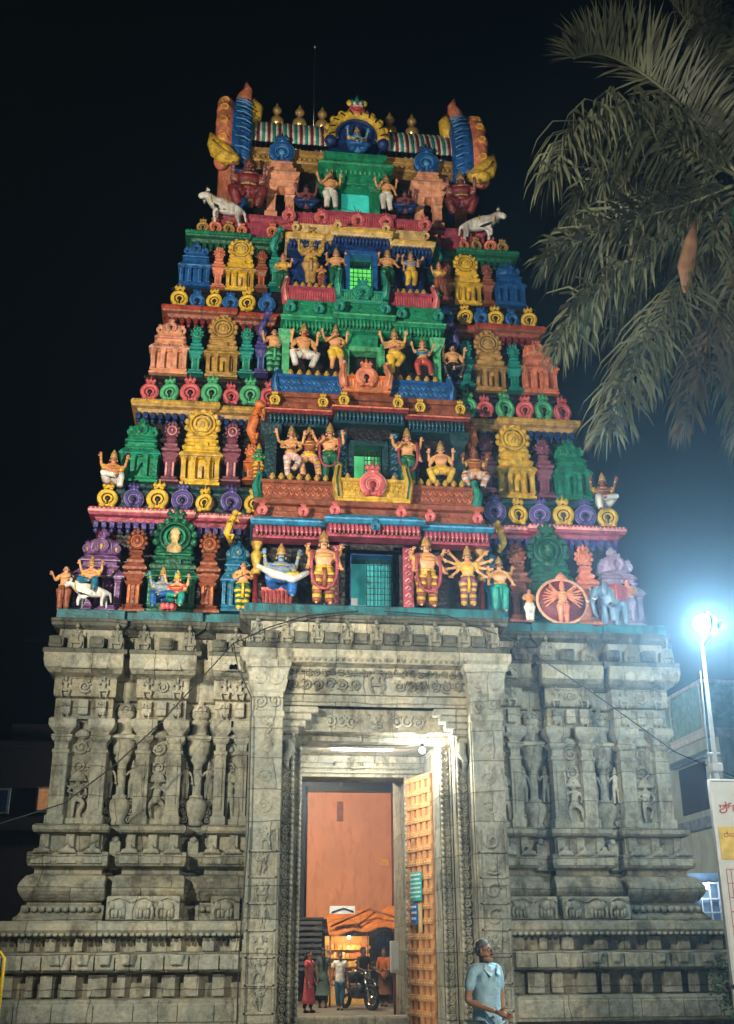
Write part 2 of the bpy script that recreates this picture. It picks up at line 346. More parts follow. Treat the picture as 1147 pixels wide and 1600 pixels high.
def statue(pose, loc, h, skin='skin', garment='gold', label='', cat='statue', crown='tan', rz=0, top=None, garland=None, extra=None, stripes=None, slim=1.25, short=False, flip=1, jewel='gold', beard=None, group='painted statues standing on the tower tiers'):
    vs, fs, dz = fig(pose, 1, slim); p = POSE[pose]; pz = .5+dz
    H = h/((1.11 if crown else .97)+dz)
    mb = MB(); mb.add(vs, fs, True); mb.v = [tuple(c*H for c in v) for v in mb.v]
    body = mb.build('statue', P(skin)); tag(body, label, cat, group)
    body.location = loc; body.rotation_euler.z = rz; body.scale = (flip*1.14, 1.05, 1)
    # garment
    g = MB(); g.smooth = True
    g.ball((0, 0, pz-.005), (.098*slim, .08*slim, .07), 12, 8)
    for l in p['legs']:
        sx = 1 if l[0][0] > 0 else -1; hp = Vector((sx*.052*slim, 0, pz-.04)); kn = Vector(l[0]); an = Vector(l[1])
        n = 5 if short else 9
        pts = []; rr = []
        for i in range(n):
            t = i/8*2
            q = hp.lerp(kn, t) if t <= 1 else kn.lerp(an, t-1)
            pts.append(q); rr.append((.072*(1-t*.33) if t <= 1 else .05-.012*(t-1))*slim*(1.06 if i % 2 else 1))
        if stripes:
            for i in range(n-1):
                g.m = i % 2; g.tube(pts[i:i+2], rr[i:i+2], 10)
            g.m = 0
        else: g.tube(pts, rr, 10)
    # front pleat sash
    if pose in ('guard', 'club', 'pray', 'stand2', 'multi', 'overhead', 'walk'):
        g.m = 1 if stripes else 0
        g.tube([(0, -.08*slim, pz+.01), (.005, -.095*slim, pz-.1), (0, -.07, pz-.26)], [.028, .022, .03], 6, flat=.5); g.m = 0
    g.v = [tuple(c*H for c in v) for v in g.v]
    g.build('garment', [P(garment), P(stripes or garment)], body)
    if top:
        t = MB(); t.smooth = True; t.ball((0, 0, .68+dz), (.108*slim, .078*slim, .085), 12, 8)
        for a in p['arms']:
            sx = 1 if a[0][0] > 0 else -1; sh = Vector((sx*.1*slim, .005, .745+dz)); t.tube([sh, sh.lerp(Vector(a[0]), .6)], [.047*slim, .04*slim], 8)
        t.v = [tuple(c*H for c in v) for v in t.v]; t.build('tunic', P(top), body)
    if crown:
        c = MB(); z = .925+dz
        c.lathe((0, 0, z), [(.052, -.005), (.064, 0), (.062, .022), (.052, .03), (.055, .075), (.045, .085), (.042, .11), (.03, .118), (.026, .14), (.006, .18)], 12)
        c.ball((0, -.057, z+.035), (.02, .01, .026), 8, 5)
        for sx in (-1, 1): c.ball((sx*.06, .0, z-.045), (.011, .014, .026), 6, 5)
        c.v = [tuple(q*H for q in v) for v in c.v]; c.build('crown', P(crown), body)
    j = MB(); j.smooth = True
    def ring(cx, cy, cz, rx, ry, t, dzf=0, n=14): j.tube([(cx+rx*cos(2*pi*i/n), cy+ry*sin(2*pi*i/n), cz+dzf*sin(2*pi*i/n)) for i in range(n)], t, 5, True)
    ring(0, -.012, .775+dz, .06, .062, .012, .02); ring(0, -.02, .73+dz, .085*slim, .072, .01, .045)
    ring(0, 0, pz+.045, .085*slim, .068*slim, .016); j.ball((0, -.075*slim, pz+.04), (.03, .02, .026), 8, 5)
    for l in p['legs']: ring(l[1][0], l[1][1], l[1][2]+.03, .034, .034, .011, n=10)
    for a in p['arms']:
        w = Vector(a[1]); e = Vector(a[0]); q = w.lerp(e, .12); j.ball(q, .026, 8, 5)
        sx = 1 if e.x > 0 else -1; sh = Vector((sx*.105*slim, .005, .745+dz)); j.ball(sh.lerp(e, .45), .038*slim, 8, 5)
    j.v = [tuple(c*H for c in v) for v in j.v]; j.build('jewellery', P(jewel), body)
    f = MB(); hz = .893+dz; f.m = 0
    for sx in (-1, 1):
        f.m = 1; f.ball((sx*.02, -.0465, hz), (.011, .006, .0065), 6, 4)
        f.m = 0; f.ball((sx*.02, -.0515, hz), (.005, .004, .005), 5, 4); f.tube([(sx*.008, -.05, hz+.013), (sx*.02, -.053, hz+.018), (sx*.034, -.044, hz+.012)], .0035, 4)
    f.tube([(-.026, -.05, hz-.03), (0, -.06, hz-.024), (.026, -.05, hz-.03)], .005, 4)
    f.v = [tuple(c*H for c in v) for v in f.v]; f.build('painted_face', [P('black'), P('white')], body)
    hr = MB(); hr.ball((0, .02, .9+dz), (.062, .055, .07), 10, 7)
    for sx in (-1, 1): hr.ball((sx*.06, .03, .83+dz), (.04, .035, .05), 8, 6)
    hr.v = [tuple(c*H for c in v) for v in hr.v]; hr.build('hair', P('black'), body)
    if beard:
        b = MB(); b.ball((0, -.04, .835+dz), (.035, .028, .04), 8, 6); b.v = [tuple(c*H for c in v) for v in b.v]; b.build('beard', P(beard), body)
    if garland:
        gl = MB(); n = 18; pts = []
        for i in range(n+1):
            t = i/n; x = .115*slim*cos(pi*t)*(1+.35*sin(pi*t)); z = .77+dz-.56*sin(pi*t)**.7
            pts.append((x, -.085-.02*sin(pi*t), max(z, .2)))
        gl.tube(pts, [.017 if i % 2 else .024 for i in range(n+1)], 6); gl.v = [tuple(c*H for c in v) for v in gl.v]; gl.build('garland', P(garland), body)
    if extra: extra(body, H, dz)
    return body
# ------------------------------------------------------------------ stone base of the gateway
tower = empty('temple_gateway')
tag(tower, 'five tiered painted temple gateway tower on a carved grey granite base', 'temple gateway')
def tobj(mb, name, mats, parent):
    "the gateway stands at the world origin, so its parts are written in world coordinates"
    return mb.build(name, mats, parent)
YB = 8.2
def halfplan(f=0.0, b=.0):
    "stepped plan of the left wing: bay, recess, bay, recess, bay"
    k = max(f, b) if f > .2 else b
    k = b+max(0, f-.34)*.6
    return [(-5.75-k, YB), (-5.75-k, .2-f), (-4.74+b, .2-f), (-4.74+b, .52-f), (-4.28-b, .52-f), (-4.28-b, .2-f), (-3.42+b, .2-f), (-3.42+b, .52-f), (-2.87-b, .52-f), (-2.87-b, .2-f), (-1.9, .2-f)]
def sweepw(mb, plan_f, prof, smooth=False):
    "left wing and its mirror; the sides of the recesses move less than the fronts so they never close"
    for sgn in (0, 1):
        vs = []
        for off, z in prof:
            pl = plan_f(off, min(off*.5, .17) if off > 0 else off*.5)
            if sgn: pl = mir(pl)
            vs += [(p[0], p[1], z) for p in pl]
        n = len(pl); mb.add(vs, [(k*n+i, k*n+i+1, (k+1)*n+i+1, (k+1)*n+i) for k in range(len(prof)-1) for i in range(n-1)], smooth)
def mir(pl): return [(-x, y) for x, y in reversed(pl)]
st = MB()
def both(mb, plan, prof, smooth=False):
    mb.sweep(plan, prof, smooth); mb.sweep(mir(plan), prof, smooth)
# straight lower platform, full width
low = [(-6.15, YB+.3), (-6.15, -.45), (-1.9, -.45)]
both(st, low, [(.55, 0), (.55, .1), (.5, .12), (.5, .3), (.3, .32), (.3, .42), (.55, .46), (.55, .8), (.5, .84), (.22, .86), (.22, 1.2), (.3, 1.22), (.5, 1.24), (.52, 1.3), (.52, 1.52), (.3, 1.54), (.3, 1.74), (.36, 1.76), (.56, 1.8), (.6, 1.86), (.58, 1.96), (.5, 2.0), (-1.5, 2.0)])
rnd_t = [(.30+.17*sin(pi*t/8), 2.34+.4*t/8) for t in range(9)]
sweepw(st, halfplan, [(.5, 1.98), (.5, 2.06), (.42, 2.1), (.36, 2.16), (.34, 2.26), (.22, 2.28), (.22, 2.33)]+rnd_t+[(.2, 2.76), (.12, 2.78), (.12, 2.86), (.18, 2.88), (.3, 2.9), (.34, 2.98), (.34, 3.12), (.26, 3.14), (.06, 3.16), (.06, 3.42), (.1, 3.44), (.24, 3.46), (.28, 3.5), (.28, 3.57), (.2, 3.6), (0, 3.61), (-.12, 3.62), (-.12, 5.46)])
# entablature
sweepw(st, halfplan, [(-.12, 5.45), (.0, 5.46), (.02, 5.5), (.02, 5.82), (-.03, 5.84), (.08, 5.86), (.1, 5.9), (.1, 6.2), (.16, 6.22), (.28, 6.25), (.4, 6.33), (.44, 6.45), (.44, 6.58), (.3, 6.6), (.3, 6.62), (.1, 6.63), (.1, 7.1), (-1, 7.1)])
# portal block
pp = [(-2.24, 1.2), (-2.24, -.95), (-1.68, -.95), (-1.68, -.68), (1.68, -.68), (1.68, -.95), (2.24, -.95), (2.24, 1.2)]
st.sweep([(-2.24, 1.2), (-2.24, -.8), (2.24, -.8), (2.24, 1.2)], [(-.15, 5.78), (0, 5.8), (.0, 6.28), (.06, 6.3), (.16, 6.33), (.22, 6.42), (.22, 6.56), (.1, 6.58), (.04, 6.6), (.04, 7.1)])
st.box(-1.7, 1.7, -.72, 1.2, 5.6, 5.8)
base = tobj(st, 'stone_base', STONE, tower)
# pitted stone blocks, small pilasters and bosses of the plinth courses
blk = MB()
def flush(nm, m_=None):
    if blk.v:
        c = MB(); c.__dict__.update({k: v for k, v in blk.__dict__.items()}); tobj(c, nm, m_ or STONE_L, base)
    blk.v, blk.f, blk.mi, blk.sm = [], [], [], []
def course(x0, x1, yf, z0, z1, step, wd, dep, jit=.25):
    x = x0
    while x < x1-.05:
        w = wd*(1+rnd.uniform(-jit, jit))
        if x+w > x1: w = x1-x
        blk.box(x, x+w, yf-dep*(1+rnd.uniform(-.2, .2)), yf+.1, z0, z1+rnd.uniform(-.01, .01), .015); flush('plinth_block'); x += w+step*(1+rnd.uniform(-jit, jit))
for s_ in (-1, 1):
    def X(a, b): return (a, b) if s_ < 0 else (-b, -a)
    a, b = X(-6.3, -2.26)
    course(a, b, -.67, .87, 1.2, .2, .2, .16, .5); flush('moulding_blocks')
    course(a, b, -.75, 1.54, 1.75, .3, .17, .12, .3); flush('moulding_blocks')
    # crenellated face of the 1.24 - 1.52 course
    x = a
    while x < b-.05:
        w = rnd.uniform(.28, .5); w = min(w, b-x-.001); blk.box(x+.012, x+w-.012, -.97-rnd.uniform(.03, .06), -.9, 1.26, 1.5+rnd.uniform(-.02, .0), .02)
        if rnd.random() < .6: blk.plate([(x+w*.2, 1.5), (x+w*.3, 1.34), (x+w*.7, 1.34), (x+w*.8, 1.5)], -1.06, -.98, .02)
        flush('plinth_block'); x += w
    flush('moulding_blocks'); x = a
    while x < b-.1: w = min(rnd.uniform(.55, .95), b-x); blk.box(x+.008, x+w-.008, -1.02, -.9, .5, .78, .02); flush('plinth_block'); x += w
    flush('moulding_blocks'); x = a
    while x < b: blk.ball((x, -1.03, 1.79), (.045, .04, .03), 6, 4); x += .1
    flush('bead_row'); x = a
    while x < b: blk.ball((x, -.99, .22), (.06, .05, .07), 6, 4); x += .16
    flush('bead_row')
    for (u, v, yf) in ((-5.9, -4.62, -.12), (-4.4, -3.3, -.12), (-2.99, -2.26, -.12)):
        u, v = X(u, v)
        # crest of little gables on the 2.9 course, stub pilasters on the 3.2 course
        n = max(2, round((v-u)/.42))
        for i in range(n):
            c_ = u+(i+.5)*(v-u)/n
            blk.plate([(c_-.15, 3.1), (c_+.15, 3.1), (c_+.12, 3.17), (c_+.05, 3.19), (c_+.03, 3.25), (c_-.03, 3.25), (c_-.05, 3.19), (c_-.12, 3.17)], yf-.06, yf+.1, .03)
            blk.box(c_-.07, c_+.07, .06, .2, 3.18, 3.44)
            blk.box(c_-.16, c_+.16, yf-.03, yf+.03, 2.94, 3.08, .02)
        flush('gable_crest')
        n = round((v-u)/.13)
        for i in range(n):
            c_ = u+(i+.5)*(v-u)/n; blk.ball((c_, -.2, 2.2), (.062, .07, .055), 8, 5)
        flush('petal_row')
    for (u, v) in ((-4.7, -4.3), (-3.4, -2.9)):
        u, v = X(u, v); c_ = (u+v)/2; blk.box(c_-.09, c_+.09, .2, .5, 2.86, 3.34, .02); blk.ball((c_, .25, 3.36), (.07, .1, .07), 8, 5); flush('stub_pilaster')
# elephant reliefs
def elephants(x0, x1, n):
    e = MB(); e.box(x0, x1, -.42, -.1, 2.02, 2.4, .02)
    w = (x1-x0)/n
    for i in range(n):
        c_ = x0+(i+.5)*w; y = -.42; d = 1 if i % 2 else -1
        e.ball((c_, y, 2.24), (w*.3, .07, .09), 12, 7); e.ball((c_+d*w*.28, y-.02, 2.25), (w*.12, .07, .075), 10, 6); e.ball((c_+d*w*.22, y-.06, 2.25), (w*.07, .03, .06), 8, 5)
        e.tube([(c_+d*w*.36, y-.04, 2.23), (c_+d*w*.42, y-.05, 2.14), (c_+d*w*.38, y-.05, 2.07), (c_+d*w*.33, y-.05, 2.06)], [.03, .024, .018, .014], 6)
        for q in (-.22, -.08, .1, .22): e.tube([(c_+q*w, y-.01, 2.2), (c_+q*w, y-.02, 2.06)], [.034, .028], 6)
        e.tube([(c_-w*.45, y-.01, 2.3), (c_-w*.2, y-.02, 2.36), (c_, y-.02, 2.38), (c_+w*.2, y-.02, 2.36), (c_+w*.45, y-.01, 2.3)], .016, 5)
    tobj(e, 'elephant_relief', STONE_L, base)
elephants(-4.5, -3.3, 3); elephants(-2.78, -2.3, 1); elephants(2.35, 3.2, 2); elephants(3.3, 4.5, 3)
# pilasters of the wall zone
def shaft(x, w, y0=.2, z0=3.61, z1=5.46):
    p = MB(); h = w/2
    p.loft(rect(x, y0+.06, h, .12), [(.02, z0), (.03, z0+.02), (.03, z0+.14), (0, z0+.17), (0, z0+1.22), (.02, z0+1.24), (.02, z0+1.29), (-.015, z0+1.31), (-.01, z0+1.42), (.03, z0+1.46), (.05, z0+1.5), (.05, z0+1.55), (0, z0+1.57), (.02, z0+1.6), (.09, z0+1.68), (.11, z0+1.72), (.11, z0+1.82), (.08, z1)])
    p.plate([(x-h*.5, z0+.25), (x+h*.5, z0+.25), (x+h*.5, z0+1.1), (x, z0+1.16), (x-h*.5, z0+1.1)], y0-.075, y0-.04, .006)
    tobj(p, 'pilaster', STONE_L, base)
for s_ in (-1, 1):
    for x, w in ((-5.58, .26), (-4.9, .26), (-4.13, .24), (-3.56, .24), (-2.74, .2), (-2.36, .2)): shaft(x*-s_, w)
# relief figures between the pilasters
def relief(pose, x, y, z, h, sc=(1, .55, 1)):
    g = fig(pose, 1); r = MB(); H = h/.97
    r.geo((g[0], g[1]), Matrix.Translation((x, y, z)) @ Matrix.Diagonal((H*sc[0]*1.15, H*sc[1], H*sc[2], 1)))
    r.lathe((x, y, z+.93*H), [(.05*H, 0), (.045*H, .06*H), (.01*H, .15*H)], 8)
    return r
for s_ in (-1, 1):
    for x, ps in ((-5.24, 'dance'), (-3.845, 'dance2'), (-2.55, 'stand2')):
        x *= -s_
        r = relief(ps, x, .25, 3.72, .74, (1.1, .6, 1)); r.box(x-.17, x+.17, .2, .34, 3.62, 3.72)
        scrolls(r, x-.16, x+.16, 4.45, 5.15, .3); r.plate([(x-.16, 4.36), (x+.16, 4.36), (x+.1, 4.48), (x, 4.56), (x-.1, 4.48)], .24, .34, .02)
        r.ball((x, .3, 5.2), (.15, .08, .1), 10, 6)
        tobj(r, 'relief_figure', STONE_L, base)
    # pot pilasters in the recesses
    for x in (-4.51, -3.145):
        x *= -s_; p = MB(); y = .48
        prof = [(.14, 3.62), (.17, 3.66), (.12, 3.72), (.2, 3.86), (.225, 3.96), (.21, 4.04), (.13, 4.1), (.15, 4.13), (.08, 4.17), (.08, 4.68), (.1, 4.72), (.16, 4.8), (.15, 4.86), (.19, 4.9), (.2, 5.0), (.22, 5.06), (.22, 5.12), (.15, 5.16), (.14, 5.4), (.17, 5.44), (.17, 5.5), (.11, 5.54)]
        p.lathe((x, y, 0), [(r*1.0, z) for r, z in prof], 14, .8)
        p.loft(rect(x, y, .2, .16), [(0, 5.12), (.02, 5.16), (.02, 5.2), (-.05, 5.24)])
        p.lathe((x, y-.02, 0), [(.1, 5.5), (.165, 5.58), (.17, 5.68), (.12, 5.78), (.05, 5.82), (.06, 5.86), (.015, 5.95)], 12, .8)
        curl(p, x, 5.67, y-.16, .1, 1, 0, 1.2)
        tobj(p, 'pot_pilaster', STONE_L, base)
        for q in (-.21, .21):
            r = relief('walk' if q < 0 else 'stand2', x+q, .4, 4.08, .62, (1.0, .6, 1)); scrolls(r, x+q-.08, x+q+.08, 3.66, 4.08, .44)
            tobj(r, 'relief_figure', STONE_L, base)
# carved courses above the pilasters
for s_ in (-1, 1):
    for (u, v) in ((-5.72, -4.78), (-4.25, -3.45), (-2.84, -2.3)):
        fr = MB()
        if s_ > 0: u, v = -v, -u
        n = max(2, round((v-u)/.27))
        for i in range(n):
            c_ = u+(i+.5)*(v-u)/n
            fr.box(c_-.085, c_+.085, .08, .2, 5.52, 5.8, .02)
            if i % 2 == 0: fr.geo(fig('imp', 0)[:2], Matrix.Translation((c_, .08, 5.46)) @ Matrix.Diagonal((.34, .2, .4, 1)))
        scrolls(fr, u+.28, v-.28, 5.9, 6.18, .07)
        for c_ in (u+.13, v-.13): fr.geo(fig('imp', 0)[:2], Matrix.Translation((c_, .06, 5.82)) @ Matrix.Diagonal((.42, .3, .5, 1)))
        x = u
        while x < v: fr.ball((x, -.22, 6.47), (.05, .04, .05), 6, 4); x += .11
        for c_ in (u+.2, (u+v)/2, v-.2):
            fr.plate([(c_-.14, 6.3), (c_+.14, 6.3), (c_+.12, 6.42), (c_, 6.52), (c_-.12, 6.42)], -.22, -.02, .03)
        tobj(fr, 'carved_course', STONE_L, base)
# little seated guardians and blocks of the parapet course
def parapet(u, v, yf, z0=6.62, n=None):
    w = v-u; n = n or max(2, round(w/.36)); bk = MB()
    bk.box(u-.03, v+.03, yf-.05, yf+.3, z0-.02, z0+.08, .015)
    for i in range(n):
        c_ = u+(i+.5)*w/n
        if i % 2 == (0 if n % 2 else 1) or n > 7 and i % 2 == 0:
            r = MB(); r.geo(fig('imp', 1)[:2], Matrix.Translation((c_, yf, z0+.04)) @ Matrix.Diagonal((.52, .4, .54, 1)))
            r.lathe((c_, yf, z0+.47), [(.03, 0), (.04, .03), (.015, .1)], 8); r.plate([(c_-.14, z0+.05), (c_+.14, z0+.05), (c_+.12, z0+.3), (c_, z0+.4), (c_-.12, z0+.3)], yf+.02, yf+.14, 0)
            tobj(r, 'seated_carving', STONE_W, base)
        else: bk.box(c_-.13, c_+.13, yf+.0, yf+.25, z0+.1, z0+.32, .02); bk.box(c_-.1, c_+.1, yf-.03, yf+.1, z0+.15, z0+.28, .02)
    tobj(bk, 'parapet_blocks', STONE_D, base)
for u, v in ((-6.0, -4.55), (-4.45, -3.2), (-3.0, -2.4), (2.4, 3.0), (3.2, 4.45), (4.55, 6.0)): parapet(u, v, -.08)
parapet(-2.3, 2.3, -.9, 6.6, 17)
# dark stone shelf and the teal painted ledge
lg = MB()
def ledge_plan(f): return [(-5.72-f, YB), (-5.72-f, .2-f), (-4.8, .2-f), (-4.8, .32-f), (-4.25, .32-f), (-4.25, .2-f), (-3.35, .2-f), (-3.35, .32-f), (-2.9, .32-f), (-2.9, .24-f), (-2.26, .24-f), (-2.26, -.55-f), (0, -.55-f)]
for pl in (ledge_plan(0)[:-1]+mir(ledge_plan(0))[1:],): lg.sweep(pl, [(.0, 7.05), (.05, 7.08), (.22, 7.16), (.24, 7.28), (.2, 7.3), (-.3, 7.3)])
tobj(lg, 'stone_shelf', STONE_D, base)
tl = MB()
for pl in (ledge_plan(0)[:-1]+mir(ledge_plan(0))[1:],): tl.sweep(pl, [(.1, 7.3), (.16, 7.31), (.16, 7.47), (.14, 7.49), (-2.2, 7.49)])
tobj(tl, 'teal_ledge', mat('paint_ledge', (.012, .12, .14), .5, .4, 20, .4, 4, stain=(.008, .04, .045)), tower)

# ------------------------------------------------------------------ doorway
pt = MB()
for s_ in (-1, 1):
    pt.box(s_*1.66, s_*2.24, -.95, 1.2, 0, 5.78, .01)             # outer pier
    pt.box(s_*1.42, s_*1.66, -.62, 1.2, 0, 5.6, .01)              # second order
    pt.box(s_*(1.2 if s_ > 0 else 1.3), s_*1.42, -.3, .45, 0, 5.2, .01)                # third order
    pt.box(s_*1.42, s_*1.8, 1.2, 2.6, 0, 5.3, 0)                   # chamber sides
    pt.box(s_*(1.04 if s_ > 0 else 1.14), s_*1.8, 2.75, 3.3, 0, 4.85, .01)              # inner door frame
    pt.box(s_*1.55, s_*1.8, 2.6, YB, 0, 6.0, 0)
pt.box(-1.66, 1.66, -.5, 1.2, 5.18, 5.6, .01); pt.box(-1.42, 1.42, -.22, .5, 5.06, 5.2, .01)
pt.box(-1.8, 1.8, 1.2, 2.9, 5.28, 5.6, 0); pt.box(-1.6, 1.6, 2.75, 3.3, 4.85, 5.4, .01)
pt.box(-1.8, 1.8, 3.3, YB, 5.5, 5.6, 0)
pt.box(-1.8, 1.8, -.7, 3.4, 5.6, 7.0, 0)
pt.box(-1.2, 1.2, 2.7, 3.2, 0, .36, .03)                          # sill
pt.box(-2.2, 2.2, -.9, -.2, -.05, .14, .03)
for z in (4.92, 5.02): pt.box(-1.3, 1.3, 2.68, 2.76, z, z+.05, .01)
portal = tobj(pt, 'portal', STONE, tower)
for s_ in (-1, 1):
    d = MB(); c_ = s_*1.95
    d.loft(rect(c_, -.9, .27, .12), [(0, 0), (0, 5.3), (.03, 5.34), (.03, 5.42), (0, 5.45), (0, 5.75), (.03, 5.8), (.07, 5.95), (.06, 6.0), (.09, 6.15), (.13, 6.25), (.13, 6.32)])
    z = .2
    while z < 3.4:
        d.box(c_-.24, c_+.24, -1.05, -1.0, z, z+.03, .005); d.box(c_-.24, c_-.21, -1.05, -1.0, z, z+.4, .005); d.box(c_+.21, c_+.24, -1.05, -1.0, z, z+.4, .005)
        k = rnd.random()
        if k < .75: d.geo(fig(rnd.choice(['dance', 'dance2', 'squat', 'walk', 'imp', 'lotus']), 0)[:2], Matrix.Translation((c_+rnd.uniform(-.03, .03), -1.03, z+.05)) @ Matrix.Diagonal((.5*rnd.choice((-1, 1)), .2, .4, 1)))
        else: curl(d, c_, z+.21, -1.02, .15, rnd.choice((-1, 1)), rnd.random()*6, 1.2, .3)
        for q in range(7): d.ball((c_+rnd.uniform(-.18, .18), -1.0, z+rnd.uniform(.06, .36)), (rnd.uniform(.02, .06), .03, rnd.uniform(.02, .06)), 6, 4)
        z += .41
    for z in (3.6, 4.1, 4.6):
        scrolls(d, c_-.16, c_+.16, z, z+.42, -1.01)
    d.geo(fig('dance', 0)[:2], Matrix.Translation((c_, -1.02, 5.0)) @ Matrix.Diagonal((.5, .16, .34, 1)))
    scrolls(d, c_-.26, c_+.26, 5.46, 5.74, -1.03); scrolls(d, c_-.3, c_+.3, 5.84, 6.2, -1.07)
    tobj(d, 'carved_pier', STONE_L, portal)
    # scrolled jamb strips, facing the lamp
    for xj, yj, zt, w in ((1.56, -.66, 5.3, .16), (1.3 if s_ > 0 else 1.38, -.33, 4.95, .14 if s_ > 0 else .1), (1.1 if s_ > 0 else 1.2, 2.72, 4.8, .12)):
        j = MB(); xj *= s_; scrolls(j, xj-w/2, xj+w/2, .3, zt, yj); j.box(xj-w/2-.03, xj-w/2-.01, yj-.03, yj+.1, .1, zt, .005); j.box(xj+w/2+.01, xj+w/2+.03, yj-.03, yj+.1, .1, zt, .005)
        z = .3
        while z < zt: j.ball((xj-s_*w*.55, yj-.02, z), (.035, .035, .05), 6, 4); z += .1
        tobj(j, 'carved_jamb', STONE_L, portal)
    # corner brackets
    b = MB(); x = s_*1.66
    for k, (w, z) in enumerate(((.62, 5.46), (.5, 5.34), (.4, 5.22), (.28, 5.1), (.16, 4.96))): b.box(x, x-s_*w, -.78+.02*k, -.2, z, z+.115, .02)
    b.tube([(x-s_*.1, -.7, 4.98), (x-s_*.14, -.72, 4.8), (x-s_*.06, -.7, 4.66), (x-s_*.1, -.7, 4.5)], [.08, .09, .07, .02], 8)
    tobj(b, 'bracket', STONE_L, portal)
ln = MB(); scrolls(ln, -1.6, -.3, 5.84, 6.08, -.83); scrolls(ln, .3, 1.6, 5.84, 6.08, -.83); scrolls(ln, -1.6, 1.6, 6.1, 6.26, -.83); ln.geo(fig('squat', 1)[:2], Matrix.Translation((0, -.84, 5.8)) @ Matrix.Diagonal((.7, .3, .6, 1)))
x = -1.6
while x < 1.6: ln.ball((x, -.97, 6.4), (.05, .05, .05), 6, 4); x += .11
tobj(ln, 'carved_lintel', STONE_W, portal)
l2 = MB(); scrolls(l2, -.9, -.3, 5.24, 5.5, -.52); scrolls(l2, .3, .9, 5.24, 5.5, -.52); l2.geo(fig('lotus', 1)[:2], Matrix.Translation((0, -.52, 5.24)) @ Matrix.Diagonal((.55, .25, .45, 1)))
l2.geo(fig('lotus', 1)[:2], Matrix.Translation((0, 2.7, 5.0)) @ Matrix.Diagonal((.55, .25, .4, 1)))
for q in (-.3, .3): l2.ball((q, 2.7, 5.1), (.16, .05, .08), 8, 5)
tobj(l2, 'carved_lintel', STONE_L, portal)

# ------------------------------------------------------------------ miniature shrines
def nasi(mb, x, y, z, r, crown=True, m=(0, 1, 2)):
    "horseshoe gable facing the front"
    mb.m = m[0]; n = 16; a0 = -pi*.38; a1 = pi*1.38
    A = [a0+(a1-a0)*i/n for i in range(n+1)]
    mb.plate([(x+r*.86*cos(a), z+r*.86*sin(a)) for a in A], y, y+r*.5, 0)
    mb.tube([(x+r*.78*cos(a), y-r*.02, z+r*.78*sin(a)) for a in A], [r*.26]*(n+1), 7)
    mb.m = m[1]; mb.tube([(x+r*.98*cos(a), y-r*.14, z+r*.98*sin(a)) for a in A], r*.045, 4); mb.tube([(x+r*.52*cos(a), y-r*.12, z+r*.5*sin(a)) for a in A], r*.05, 4)
    mb.m = m[2]; mb.ball((x, y-r*.05, z+r*.02), (r*.26, r*.12, r*.28), 8, 6); mb.box(x-r*.09, x+r*.09, y-r*.12, y, z-r*.6, z, 0)
    mb.m = m[0]
    for s_ in (-1, 1): mb.ball((x+s_*r*.48, y-r*.05, z-r*.78), (r*.3, r*.24, r*.2), 8, 5)
    if crown:
        mb.box(x-r*.42, x+r*.42, y-r*.12, y+r*.3, z+r*.84, z+r*1.2, r*.06); mb.box(x-r*.52, x+r*.52, y-r*.16, y+r*.3, z+r*1.2, z+r*1.3, r*.02)
        for q, hgt in ((-.38, .5), (0, .8), (.38, .5)): mb.lathe((x+q*r, y+r*.08, z+r*1.26), [(r*.15, 0), (r*.22, r*.18), (r*.14, r*.3), (r*.03, hgt*r)], 6)
        mb.m = m[1]; mb.ball((x, y-r*.16, z+r*1.0), r*.12, 6, 4)
    mb.m = 0
def pil(mb, x, y, w, z0, z1):
    mb.m = 0; mb.loft(rect(x, y, w/2, w/2), [(w*.1, z0), (w*.1, z0+w*.3), (0, z0+w*.4), (0, z1-w*.9), (w*.15, z1-w*.8), (w*.15, z1-w*.6), (-w*.05, z1-w*.5), (w*.3, z1-w*.15), (w*.3, z1)])
    mb.m = 1; mb.box(x-w*.5, x-w*.28, y-w*.56, y-w*.5, z0+w*.5, z1-w, 0); mb.box(x-w*.82, x+w*.82, y-w*.84, y-w*.78, z1-w*.14, z1-w*.02, 0); mb.box(x-w*.62, x+w*.62, y-w*.66, y-w*.6, z0+.02*w, z0+w*.16, 0); mb.m = 0
def kapota(mb, hw, hd, z0, z1, out, cy=0):
    pl = rect(0, cy, hw, hd); h = z1-z0
    mb.m = 0; mb.loft(pl, [(0, z0), (out*.2, z0+h*.08), (out, z0+h*.1), (out*1.0, z0+h*.25), (out*.8, z0+h*.5), (out*.4, z0+h*.78), (0, z0+h*.9), (0, z1)])
    mb.m = 1; mb.loft(pl, [(out*1.0, z0+h*.1), (out*1.1, z0+h*.12), (out*1.1, z0+h*.26), (out*.9, z0+h*.32)], False); mb.m = 0
